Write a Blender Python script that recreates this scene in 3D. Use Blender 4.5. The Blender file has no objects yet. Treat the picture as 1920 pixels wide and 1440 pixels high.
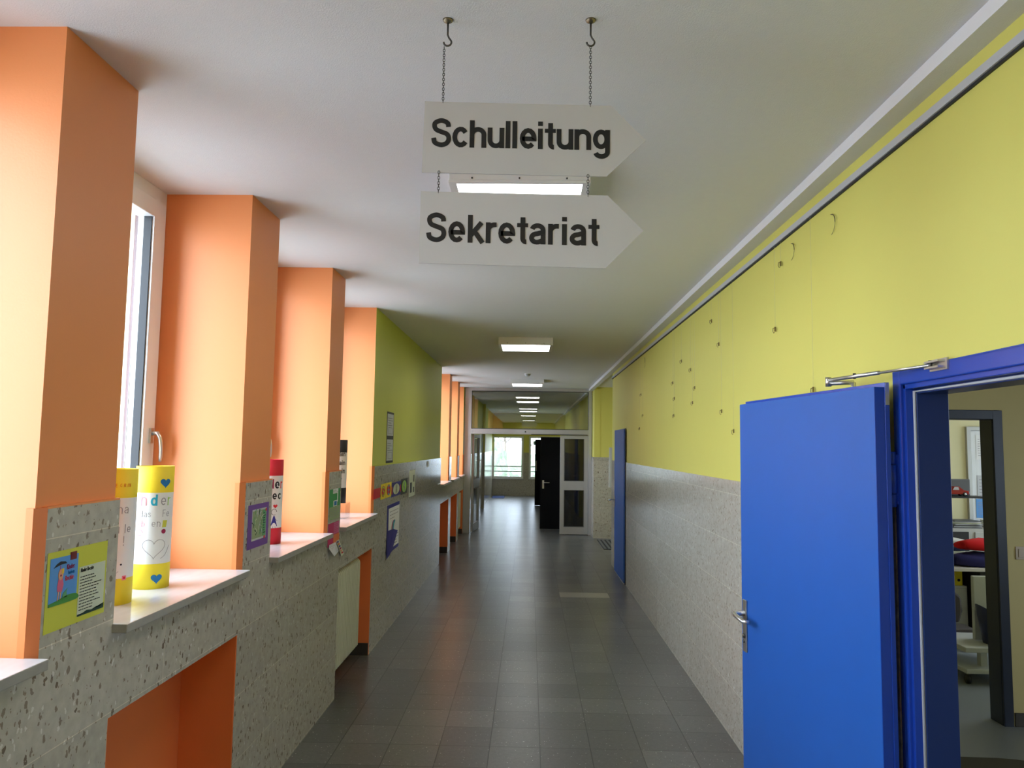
import bpy, bmesh, math, random
from mathutils import Vector, Matrix
R = random.Random(7)
S = bpy.context.scene
COL = S.collection
PI = math.pi

# ------------------------------------------------------------------ camera
HC = 1.79
FPX = 1400.0
def cam_axes(vp=(993, 837), roll=0.0125):
    d = Vector(((vp[0]-960)/FPX, (vp[1]-720)/FPX, 1)).normalized()
    up = Vector((roll, -1, 0)); up -= up.dot(d)*d; up.normalize()
    rt = d.cross(up)
    # rows of the world->camera matrix (x right, y down, z forward)
    return [Vector((rt[i], d[i], up[i])) for i in range(3)]
ax = cam_axes()
cam = bpy.data.cameras.new('camera')
cam.sensor_width = 36; cam.lens = 36*FPX/1920; cam.clip_start = 0.05; cam.clip_end = 300
co = bpy.data.objects.new('camera', cam); COL.objects.link(co)
mw = Matrix((ax[0], -ax[1], -ax[2])).transposed().to_4x4()
mw.translation = (0, 0, HC)
co.matrix_world = mw
S.camera = co

# ------------------------------------------------------------------ sky, exposure
SKY = 14.0
w = bpy.data.worlds.new('sky'); S.world = w; w.use_nodes = True
wn = w.node_tree.nodes; wn['Background'].inputs[0].default_value = (0.72, 0.87, 1.04, 1)
# overcast sky: brightest low behind the viewpoint on the window side, darker ground below the horizon
_nt = w.node_tree
_tc = _nt.nodes.new('ShaderNodeTexCoord')
_dt = _nt.nodes.new('ShaderNodeVectorMath'); _dt.operation = 'DOT_PRODUCT'; _dt.inputs[1].default_value = Vector((-0.50, -0.82, 0.28)).normalized()
_nt.links.new(_tc.outputs['Generated'], _dt.inputs[0])
_mr = _nt.nodes.new('ShaderNodeMapRange'); _mr.interpolation_type = 'SMOOTHSTEP'
for _i, _v in ((1, 0.35), (2, 1.0), (3, SKY), (4, SKY*2.6)): _mr.inputs[_i].default_value = _v
_nt.links.new(_dt.outputs['Value'], _mr.inputs[0])
_sp = _nt.nodes.new('ShaderNodeSeparateXYZ'); _nt.links.new(_tc.outputs['Generated'], _sp.inputs[0])
_gr = _nt.nodes.new('ShaderNodeMapRange')
for _i, _v in ((1, -0.10), (2, 0.06), (3, 0.55), (4, 1.0)): _gr.inputs[_i].default_value = _v
_nt.links.new(_sp.outputs[2], _gr.inputs[0])
_mu = _nt.nodes.new('ShaderNodeMath'); _mu.operation = 'MULTIPLY'
_nt.links.new(_mr.outputs[0], _mu.inputs[0]); _nt.links.new(_gr.outputs[0], _mu.inputs[1]); _nt.links.new(_mu.outputs[0], wn['Background'].inputs[1])
S.view_settings.view_transform = 'Standard'; S.view_settings.look = 'None'
S.view_settings.exposure = -0.78; S.view_settings.gamma = 1; S.view_settings.use_curve_mapping = False
cy = S.cycles
cy.use_denoising = True; cy.max_bounces = 12; cy.diffuse_bounces = 7; cy.glossy_bounces = 5
cy.transmission_bounces = 8; cy.transparent_max_bounces = 16; cy.sample_clamp_indirect = 8
cy.caustics_reflective = False; cy.caustics_refractive = False
LAMP = 20.0          # emission of the ceiling light diffusers

def portal(loc, rot, sx, sy):
    l = bpy.data.lights.new('window_daylight', 'AREA'); l.shape = 'RECTANGLE'; l.size = sx; l.size_y = sy
    l.cycles.is_portal = True
    o = bpy.data.objects.new('window_daylight', l); COL.objects.link(o); o.location = loc; o.rotation_euler = rot

# ------------------------------------------------------------------ materials
def srgb(r, g, b):
    f = lambda c: (c/255/12.92) if c/255 <= 0.04045 else ((c/255+0.055)/1.055)**2.4
    return (f(r), f(g), f(b), 1)
def newmat(name):
    m = bpy.data.materials.new(name); m.use_nodes = True
    return m, m.node_tree, m.node_tree.nodes['Principled BSDF']
def N(nt, t, **kw):
    n = nt.nodes.new(t)
    for k, v in kw.items(): setattr(n, k, v)
    return n
def L(nt, a, b): nt.links.new(a, b)
def mixc(nt, fac, a, b, blend='MIX'):
    n = N(nt, 'ShaderNodeMix', data_type='RGBA', blend_type=blend)
    for s, v in ((n.inputs[0], fac), (n.inputs[6], a), (n.inputs[7], b)):
        if hasattr(v, 'links'): L(nt, v, s)
        else: s.default_value = v
    return n.outputs[2]
def mth(nt, op, a, b=None):
    n = N(nt, 'ShaderNodeMath', operation=op)
    for s, v in zip(n.inputs, (a, b)):
        if v is None: continue
        if hasattr(v, 'links'): L(nt, v, s)
        else: s.default_value = v
    return n.outputs[0]
def mat(name, col, rough=0.5, metal=0.0, spec=0.5, var=0.06, scale=12, bump=0.0, bscale=200, coat=0.0, trans=0, stretch=None):
    m, nt, p = newmat(name)
    tc = N(nt, 'ShaderNodeTexCoord')
    nz = N(nt, 'ShaderNodeTexNoise'); nz.inputs['Scale'].default_value = scale; nz.inputs['Detail'].default_value = 4
    src = tc.outputs['Object']
    if stretch:
        mp = N(nt, 'ShaderNodeMapping'); mp.inputs['Scale'].default_value = stretch; L(nt, src, mp.inputs[0]); src = mp.outputs[0]
    L(nt, src, nz.inputs['Vector'])
    c1 = tuple(c*(1-var) for c in col[:3])+(1,); c2 = tuple(min(1, c*(1+var)) for c in col[:3])+(1,)
    L(nt, mixc(nt, nz.outputs[0], c1, c2), p.inputs['Base Color'])
    p.inputs['Roughness'].default_value = rough; p.inputs['Metallic'].default_value = metal
    p.inputs['Specular IOR Level'].default_value = spec; p.inputs['Coat Weight'].default_value = coat
    if bump:
        bz = N(nt, 'ShaderNodeTexNoise'); bz.inputs['Scale'].default_value = bscale; bz.inputs['Detail'].default_value = 3
        L(nt, src, bz.inputs['Vector'])
        b = N(nt, 'ShaderNodeBump'); b.inputs['Strength'].default_value = bump; b.inputs['Distance'].default_value = 0.002
        L(nt, bz.outputs[0], b.inputs['Height']); L(nt, b.outputs[0], p.inputs['Normal'])
    return m
def glassmat(name, tint=(1, 1, 1, 1), rough=0.0, refl=0.045):
    m = bpy.data.materials.new(name); m.use_nodes = True; nt = m.node_tree; nt.nodes.clear()
    o = N(nt, 'ShaderNodeOutputMaterial'); t = N(nt, 'ShaderNodeBsdfTransparent'); t.inputs[0].default_value = tint
    g = N(nt, 'ShaderNodeBsdfGlossy'); g.inputs['Roughness'].default_value = rough
    fr = N(nt, 'ShaderNodeLayerWeight'); fr.inputs[0].default_value = 0.5
    f2 = mth(nt, 'ADD', mth(nt, 'MULTIPLY', mth(nt, 'POWER', fr.outputs['Facing'], 5.0), 0.9), refl)
    mx = N(nt, 'ShaderNodeMixShader'); L(nt, f2, mx.inputs[0]); L(nt, t.outputs[0], mx.inputs[1]); L(nt, g.outputs[0], mx.inputs[2])
    L(nt, mx.outputs[0], o.inputs[0]); return m
def emit(name, col, s):
    m = bpy.data.materials.new(name); m.use_nodes = True; nt = m.node_tree; nt.nodes.clear()
    o = N(nt, 'ShaderNodeOutputMaterial'); e = N(nt, 'ShaderNodeEmission'); e.inputs[0].default_value = col; e.inputs[1].default_value = s
    L(nt, e.outputs[0], o.inputs[0]); return m

def stone(name, base, dark, light, rough=0.16):
    m, nt, p = newmat(name)
    tc = N(nt, 'ShaderNodeTexCoord'); sp = N(nt, 'ShaderNodeSeparateXYZ'); L(nt, tc.outputs['Object'], sp.inputs[0])
    cx = N(nt, 'ShaderNodeCombineXYZ'); L(nt, mth(nt, 'ADD', sp.outputs[0], sp.outputs[1]), cx.inputs[0])
    L(nt, mth(nt, 'SUBTRACT', sp.outputs[2], 0.01), cx.inputs[1])
    br = N(nt, 'ShaderNodeTexBrick'); L(nt, cx.outputs[0], br.inputs['Vector'])
    br.offset = 0.0; br.inputs['Scale'].default_value = 1; br.inputs['Mortar Size'].default_value = 0.0016
    br.inputs['Mortar Smooth'].default_value = 0.2
    br.inputs['Brick Width'].default_value = 1.47; br.inputs['Row Height'].default_value = 0.30
    br.inputs['Color1'].default_value = (1, 1, 1, 1); br.inputs['Color2'].default_value = (0.88, 0.88, 0.87, 1)
    br.inputs['Mortar'].default_value = (1.38, 1.34, 1.25, 1)
    nz = N(nt, 'ShaderNodeTexNoise'); nz.inputs['Scale'].default_value = 28; nz.inputs['Detail'].default_value = 6; L(nt, tc.outputs['Object'], nz.inputs[0])
    nz2 = N(nt, 'ShaderNodeTexNoise'); nz2.inputs['Scale'].default_value = 60; L(nt, tc.outputs['Object'], nz2.inputs[0])
    c = mixc(nt, nz.outputs[0], tuple(x*0.70 for x in base[:3])+(1,), tuple(min(1, x*1.18) for x in base[:3])+(1,))
    # distorted coordinates give the chips ragged outlines
    dv = N(nt, 'ShaderNodeMix', data_type='VECTOR'); dv.inputs[0].default_value = 0.018
    mp = N(nt, 'ShaderNodeMapping'); mp.inputs['Scale'].default_value = (1, 1, 0.62); L(nt, tc.outputs['Object'], mp.inputs[0])
    L(nt, mp.outputs[0], dv.inputs[4]); L(nt, nz2.outputs[1], dv.inputs[5])
    for sc, thr, pick, colr, str_ in ((28, 0.25, 0.86, dark, 0.85), (48, 0.32, 0.85, tuple(x*1.35 for x in dark[:3])+(1,), 0.7), (90, 0.36, 0.82, tuple(x*1.7 for x in dark[:3])+(1,), 0.7),
                                      (60, 0.28, 0.92, light, 0.7), (24, 0.36, 0.86, tuple(x*0.80 for x in base[:3])+(1,), 0.8)):
        v = N(nt, 'ShaderNodeTexVoronoi'); v.inputs['Scale'].default_value = sc; L(nt, dv.outputs[1], v.inputs['Vector'])
        s1 = N(nt, 'ShaderNodeSeparateColor'); L(nt, v.outputs['Color'], s1.inputs[0])
        a = mth(nt, 'LESS_THAN', v.outputs['Distance'], thr); b = mth(nt, 'GREATER_THAN', s1.outputs[0], pick)
        c = mixc(nt, mth(nt, 'MULTIPLY', mth(nt, 'MULTIPLY', a, b), str_), c, colr)
    c = mixc(nt, 1.0, c, br.outputs[0], 'MULTIPLY')
    L(nt, c, p.inputs['Base Color']); p.inputs['Roughness'].default_value = rough
    p.inputs['Specular IOR Level'].default_value = 0.5
    return m

def floormat():
    m, nt, p = newmat('terrazzo floor tiles')
    tc = N(nt, 'ShaderNodeTexCoord'); sp = N(nt, 'ShaderNodeSeparateXYZ'); L(nt, tc.outputs['Object'], sp.inputs[0])
    x = mth(nt, 'SUBTRACT', sp.outputs[0], 0.084); y = mth(nt, 'SUBTRACT', sp.outputs[1], 4.62)
    cx = N(nt, 'ShaderNodeCombineXYZ'); L(nt, x, cx.inputs[0]); L(nt, y, cx.inputs[1])
    br = N(nt, 'ShaderNodeTexBrick'); L(nt, cx.outputs[0], br.inputs['Vector']); br.offset = 0.0
    br.inputs['Scale'].default_value = 1; br.inputs['Mortar Size'].default_value = 0.0030; br.inputs['Mortar Smooth'].default_value = 0.3
    br.inputs['Brick Width'].default_value = 0.3; br.inputs['Row Height'].default_value = 0.3
    br.inputs['Color1'].default_value = (0.78, 0.78, 0.78, 1); br.inputs['Color2'].default_value = (1.15, 1.15, 1.12, 1)
    br.inputs['Mortar'].default_value = (0.22, 0.21, 0.20, 1)
    nz = N(nt, 'ShaderNodeTexNoise'); nz.inputs['Scale'].default_value = 40; nz.inputs['Detail'].default_value = 6; L(nt, tc.outputs['Object'], nz.inputs[0])
    c = mixc(nt, nz.outputs[0], (0.085, 0.085, 0.08, 1), (0.145, 0.145, 0.14, 1))
    for sc, thr, pick, colr in ((150, 0.33, 0.86, (0.85, 0.85, 0.80, 1)), (75, 0.22, 0.92, (0.70, 0.70, 0.66, 1)), (150, 0.35, 0.82, (0.07, 0.07, 0.065, 1))):
        v = N(nt, 'ShaderNodeTexVoronoi'); v.inputs['Scale'].default_value = sc; L(nt, tc.outputs['Object'], v.inputs['Vector'])
        s1 = N(nt, 'ShaderNodeSeparateColor'); L(nt, v.outputs['Color'], s1.inputs[0])
        a = mth(nt, 'LESS_THAN', v.outputs['Distance'], thr); b = mth(nt, 'GREATER_THAN', s1.outputs[1], pick)
        c = mixc(nt, mth(nt, 'MULTIPLY', mth(nt, 'MULTIPLY', a, b), 0.8), c, colr)
    c = mixc(nt, 1.0, c, br.outputs[0], 'MULTIPLY')
    # two replaced tiles are paler
    q = None
    for s, lo, hi in ((sp.outputs[0], 0.386, 0.982), (sp.outputs[1], 9.122, 9.418)):
        a = mth(nt, 'MULTIPLY', mth(nt, 'GREATER_THAN', s, lo), mth(nt, 'LESS_THAN', s, hi)); q = a if q is None else mth(nt, 'MULTIPLY', q, a)
    c = mixc(nt, mth(nt, 'MULTIPLY', q, 0.75), c, (0.42, 0.41, 0.36, 1))
    L(nt, c, p.inputs['Base Color'])
    nr = N(nt, 'ShaderNodeTexNoise'); nr.inputs['Scale'].default_value = 5; nr.inputs['Detail'].default_value = 5; L(nt, tc.outputs['Object'], nr.inputs[0])
    r = N(nt, 'ShaderNodeMapRange'); L(nt, nr.outputs[0], r.inputs[0]); r.inputs[3].default_value = 0.27; r.inputs[4].default_value = 0.32
    L(nt, r.outputs[0], p.inputs['Roughness'])
    b = N(nt, 'ShaderNodeBump'); b.inputs['Strength'].default_value = 0.25; b.inputs['Distance'].default_value = 0.002
    L(nt, br.outputs['Fac'], b.inputs['Height']); b.invert = True; L(nt, b.outputs[0], p.inputs['Normal'])
    return m

M = {}
M['orange'] = mat('orange wall paint', (0.82, 0.275, 0.085, 1), 0.5, spec=0.6, var=0.025, scale=3, bump=0.12, bscale=160)
M['orange_edge'] = mat('orange paint on the stone edge', (0.78, 0.22, 0.055, 1), 0.5, var=0.04, scale=6)
M['orange_niche'] = mat('deep orange niche paint', (0.85, 0.22, 0.06, 1), 0.5, var=0.05, scale=5, bump=0.2, bscale=220)
M['yellow'] = mat('yellow green wall paint', (0.69, 0.635, 0.145, 1), 0.5, spec=0.3, var=0.03, scale=2.2, bump=0.08, bscale=60)
M['green'] = mat('lime green wall paint', (0.58, 0.60, 0.095, 1), 0.5, spec=0.3, var=0.03, scale=2.2, bump=0.08, bscale=60)
M['ceiling'] = mat('white ceiling roughcast', (0.74, 0.735, 0.73, 1), 0.85, spec=0.2, var=0.02, scale=30, bump=0.5, bscale=240)
M['strip'] = mat('white ceiling casing', (0.80, 0.78, 0.77, 1), 0.6, var=0.03, scale=9)
M['cream'] = mat('cream office wall paint', (0.60, 0.52, 0.26, 1), 0.7, var=0.02, scale=4, bump=0.1, bscale=200)
M['pale'] = mat('pale yellow office wall paint', (0.75, 0.70, 0.42, 1), 0.7, var=0.02, scale=4)
M['stone'] = stone('grey terrazzo wainscot', (0.52, 0.48, 0.40, 1), (0.12, 0.08, 0.05, 1), (0.74, 0.72, 0.66, 1))
M['floor'] = floormat()
M['marble'] = mat('pale marble sill', (0.62, 0.62, 0.63, 1), 0.13, var=0.10, scale=5, stretch=(6, 1.4, 6))
M['sill_edge_shaded'] = mat('shaded sill edge', (0.34, 0.325, 0.285, 1), 0.4, var=0.15, scale=30)  # sill front and end faces darkened, edge shade put into the colour
M['skirt'] = mat('dark skirting', (0.045, 0.04, 0.033, 1), 0.4)
M['upvc'] = mat('white window plastic', (0.82, 0.82, 0.81, 1), 0.3, var=0.01)
M['rubber'] = mat('black rubber seal', (0.02, 0.02, 0.022, 1), 0.6)
M['rail_brown'] = mat('dark brown shutter guide', (0.10, 0.055, 0.055, 1), 0.5)
M['plaster_out'] = mat('cream outside render', (0.72, 0.66, 0.45, 1), 0.9, bump=0.8, bscale=120)
M['glass'] = glassmat('clear window glass')
M['pane'] = glassmat('partition float glass', (0.9, 0.93, 0.92, 1), 0.0, 0.11)
M['alu'] = mat('brushed aluminium', (0.50, 0.50, 0.50, 1), 0.38, metal=0.6, var=0.03, scale=30)
M['steel'] = mat('satin steel', (0.62, 0.61, 0.58, 1), 0.28, metal=0.9, var=0.03)
M['brass'] = mat('tarnished brass', (0.27, 0.22, 0.14, 1), 0.35, metal=0.9)
M['iron'] = mat('blackened steel', (0.09, 0.085, 0.075, 1), 0.42, metal=0.7, var=0.2, scale=60)
M['blue'] = mat('cobalt blue lacquer', (0.016, 0.102, 0.42, 1), 0.42, spec=0.35, var=0.04, scale=8, bump=0.06, bscale=500)
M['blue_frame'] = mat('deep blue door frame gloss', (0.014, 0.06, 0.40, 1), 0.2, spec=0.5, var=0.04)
M['black_door'] = mat('black brown door leaf', (0.004, 0.004, 0.0045, 1), 0.6, spec=0.12)
M['board'] = mat('light grey sign board', (0.56, 0.555, 0.55, 1), 0.5, var=0.015, scale=20)
M['ink'] = mat('black lettering', (0.008, 0.008, 0.008, 1), 0.45)
M['lampbox'] = mat('white enamel lamp housing', (0.80, 0.79, 0.77, 1), 0.4, var=0.01)
M['diffuser'] = emit('lit opal diffuser', (1, 0.985, 0.95, 1), LAMP)
M['radiator'] = mat('ivory radiator enamel', (0.62, 0.61, 0.46, 1), 0.35, var=0.03)
M['rough_edge'] = mat('broken grey mortar edge', (0.22, 0.22, 0.21, 1), 0.9, var=0.6, scale=40, bump=1, bscale=60)
def flat(name, c, rough=0.6, **k): M[name] = mat(name.replace('_', ' ')+' finish', c, rough, var=k.pop('var', 0.03), **k)
flat('paper_white', (0.80, 0.80, 0.80, 1)); flat('paper_grey', (0.52, 0.53, 0.55, 1)); flat('paper_yellow', srgb(238, 214, 40)); flat('paper_lime', srgb(205, 205, 70))
flat('paper_red', srgb(200, 25, 45)); flat('paper_black', (0.02, 0.018, 0.018, 1)); flat('paper_purple', srgb(112, 70, 150)); flat('paper_navy', srgb(45, 40, 130))
flat('paper_green', srgb(60, 150, 85)); flat('paper_pink', srgb(190, 40, 100)); flat('paper_rose', srgb(200, 95, 140)); flat('paper_orange', srgb(225, 120, 70))
flat('paper_sky', srgb(90, 150, 215)); flat('paper_sage', srgb(150, 165, 125)); flat('paper_cream', srgb(205, 210, 185)); flat('paper_mint', srgb(95, 160, 110))
flat('pen_grey', srgb(150, 145, 150)); flat('pen_pink', srgb(240, 130, 150)); flat('pen_cyan', srgb(40, 165, 195)); flat('pen_green', srgb(150, 200, 70))
flat('pen_red', srgb(215, 40, 50)); flat('pen_orange', srgb(225, 120, 20)); flat('pen_maroon', srgb(150, 20, 70)); flat('heart_blue', srgb(20, 110, 170))
flat('skin', srgb(225, 160, 120)); flat('hair_yellow', srgb(230, 190, 60)); flat('dress_pink', srgb(215, 100, 130)); flat('grass_green', srgb(70, 140, 60))
flat('dark_green', srgb(30, 60, 45)); flat('mat_black', (0.02, 0.021, 0.023, 1), 0.85, bump=1, bscale=80); flat('mat_blue', srgb(45, 70, 130), 0.9, bump=1, bscale=200)
flat('exit_green', srgb(0, 110, 75)); flat('cab_grey', (0.50, 0.50, 0.47, 1)); flat('desk_top', (0.62, 0.58, 0.53, 1), 0.4); flat('dark_board', (0.015, 0.014, 0.013, 1))
flat('cloth_red', (0.62, 0.006, 0.012, 1), 0.9); flat('cloth_navy', (0.012, 0.012, 0.10, 1), 0.9); flat('plastic_navy', (0.012, 0.018, 0.07, 1), 0.4)
flat('folder_grey', (0.12, 0.125, 0.13, 1)); flat('binder_yellow', srgb(225, 205, 30)); flat('trolley', (0.48, 0.50, 0.48, 1)); flat('chair_brown', (0.06, 0.05, 0.045, 1), 0.8)
flat('car_red', (0.30, 0.015, 0.012, 1), 0.2); flat('wheel', (0.02, 0.02, 0.02, 1)); flat('switch', (0.55, 0.47, 0.38, 1), 0.35); flat('tealt', srgb(70, 200, 200))
flat('lino', (0.20, 0.22, 0.23, 1), 0.3, bump=0.1); flat('patch', (0.055, 0.05, 0.035, 1), 0.95); flat('jamb_blue', (0.010, 0.030, 0.13, 1), 0.35); flat('frame2', (0.008, 0.014, 0.035, 1), 0.4); flat('whiteboard', (0.78, 0.80, 0.83, 1), 0.25)
flat('ground', (0.42, 0.42, 0.40, 1), 0.9); flat('hedge', (0.17, 0.22, 0.14, 1), 0.9, bump=2, bscale=20, var=0.4); flat('bark', (0.16, 0.13, 0.10, 1), 0.9); flat('clear_dim', (0.5, 0.5, 0.5, 1))
M['tape'] = mat('dark red tape', srgb(110, 25, 30), 0.3); M['nylon'] = mat('nylon thread', (0.75, 0.72, 0.5, 1), 0.2)
M['acrylic'] = glassmat('clear acrylic', (0.96, 0.96, 0.97, 1), 0.05)

# ------------------------------------------------------------------ mesh builder
class MB:
    def __init__(s): s.v = []; s.f = []; s.mi = []; s.mats = []; s.sm = []
    def m(s, k):
        k = M[k] if isinstance(k, str) else k
        if k not in s.mats: s.mats.append(k)
        return s.mats.index(k)
    def face(s, vs, k, smooth=False):
        b = len(s.v); s.v += [tuple(p) for p in vs]; s.f.append(tuple(range(b, b+len(vs)))); s.mi.append(s.m(k)); s.sm.append(smooth)
    def add(s, vs, fs, k, smooth=False):
        b = len(s.v); s.v += [tuple(p) for p in vs]; i = s.m(k)
        for f in fs: s.f.append(tuple(b+j for j in f)); s.mi.append(i); s.sm.append(smooth)
    def box(s, x0, x1, y0, y1, z0, z1, k, over=None, skip=''):
        over = over or {}
        P = [(x, y, z) for x in (x0, x1) for y in (y0, y1) for z in (z0, z1)]
        F = {'-x': (0, 1, 3, 2), '+x': (4, 6, 7, 5), '-y': (0, 4, 5, 1), '+y': (2, 3, 7, 6), '-z': (0, 2, 6, 4), '+z': (1, 5, 7, 3)}
        b = len(s.v); s.v += P
        for n, f in F.items():
            if n in skip.split(','): continue
            s.f.append(tuple(b+j for j in f)); s.mi.append(s.m(over.get(n, k))); s.sm.append(False)
        return s
    def prism(s, pts, o, u, v, n, d, k):   # polygon pts (a,b) -> o+a*u+b*v, extruded d along n
        o, u, v, n = map(Vector, (o, u, v, n)); A = [o+a*u+b*v for a, b in pts]; B = [p+n*d for p in A]; c = len(A)
        s.add(A+B, [tuple(reversed(range(c))), tuple(range(c, 2*c))]+[(i, (i+1) % c, c+(i+1) % c, c+i) for i in range(c)], k)
        return s
    def tube(s, pts, r, k, n=10, cap=True, closed=False):
        pts = [Vector(p) for p in pts]; rs = r if isinstance(r, (list, tuple)) else [r]*len(pts)
        t0 = (pts[1]-pts[0]).normalized(); nn = t0.orthogonal().normalized(); vs = []; c = len(pts)
        for i, p in enumerate(pts):
            if closed: t = (pts[(i+1) % c]-pts[i-1]).normalized()
            else: t = (pts[min(i+1, c-1)]-pts[max(i-1, 0)]).normalized()
            nn = (nn-nn.dot(t)*t).normalized(); bb = t.cross(nn)
            vs += [p+(nn*math.cos(2*PI*j/n)+bb*math.sin(2*PI*j/n))*rs[i] for j in range(n)]
        fs = []
        for i in range(c if closed else c-1):
            a = i*n; b2 = ((i+1) % c)*n
            fs += [(a+j, a+(j+1) % n, b2+(j+1) % n, b2+j) for j in range(n)]
        if cap and not closed: fs += [tuple(reversed(range(n))), tuple(range((c-1)*n, c*n))]
        s.add(vs, fs, k, True); return s
    def lathe(s, prof, ctr, k, n=32, axis='z'):  # prof [(r,h,(mat))]
        for i in range(len(prof)-1):
            (r0, h0), (r1, h1) = prof[i][:2], prof[i+1][:2]; kk = prof[i][2] if len(prof[i]) > 2 else k
            vs = []
            for r, h in ((r0, h0), (r1, h1)):
                for j in range(n):
                    a = 2*PI*j/n; q = (r*math.cos(a), r*math.sin(a), h)
                    if axis == 'x': q = (h, q[0], q[1])
                    if axis == 'y': q = (q[0], h, q[1])
                    vs.append((ctr[0]+q[0], ctr[1]+q[1], ctr[2]+q[2]))
            s.add(vs, [(j, (j+1) % n, n+(j+1) % n, n+j) for j in range(n)], kk, True)
        return s
    def build(s, name, parent=None, bevel=0, loc=None, weld=True, **props):
        me = bpy.data.meshes.new(name); me.from_pydata(s.v, [], s.f)
        for m_ in s.mats: me.materials.append(m_)
        for p, i, q in zip(me.polygons, s.mi, s.sm): p.material_index = i; p.use_smooth = q
        bm = bmesh.new(); bm.from_mesh(me)
        if weld: bmesh.ops.remove_doubles(bm, verts=bm.verts, dist=1e-5)
        bmesh.ops.recalc_face_normals(bm, faces=bm.faces)
        bm.to_mesh(me); bm.free(); me.update()
        o = bpy.data.objects.new(name, me); COL.objects.link(o)
        if loc is not None:
            me.transform(Matrix.Translation(-Vector(loc))); o.location = loc
        if parent is not None:
            o.parent = parent
            if loc is None: me.transform(Matrix.Translation(-Vector(parent['_o']))) if '_o' in parent.keys() else None
            else: o.location = Vector(loc)-Vector(parent['_o']) if '_o' in parent.keys() else loc
        if bevel:
            b = o.modifiers.new('bevel', 'BEVEL'); b.width = bevel; b.segments = 2; b.limit_method = 'ANGLE'; b.angle_limit = math.radians(40)
        for k_, v_ in props.items(): o[k_] = v_
        return o
def thing(name, loc, label=None, cat=None, group=None, kind=None):
    o = bpy.data.objects.new(name, None); COL.objects.link(o); o.location = loc; o.empty_display_size = 0.05
    o['_o'] = list(loc)
    if label: o['label'] = label
    if cat: o['category'] = cat
    if group: o['group'] = group
    if kind: o['kind'] = kind
    return o
def B(x0, x1, y0, y1, z0, z1, k, over=None): return MB().box(x0, x1, y0, y1, z0, z1, k, over)
def copy_tree(o, parent=None):
    c = o.copy(); COL.objects.link(c); c.parent = parent
    for ch in list(o.children): copy_tree(ch, c)
    return c

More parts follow.
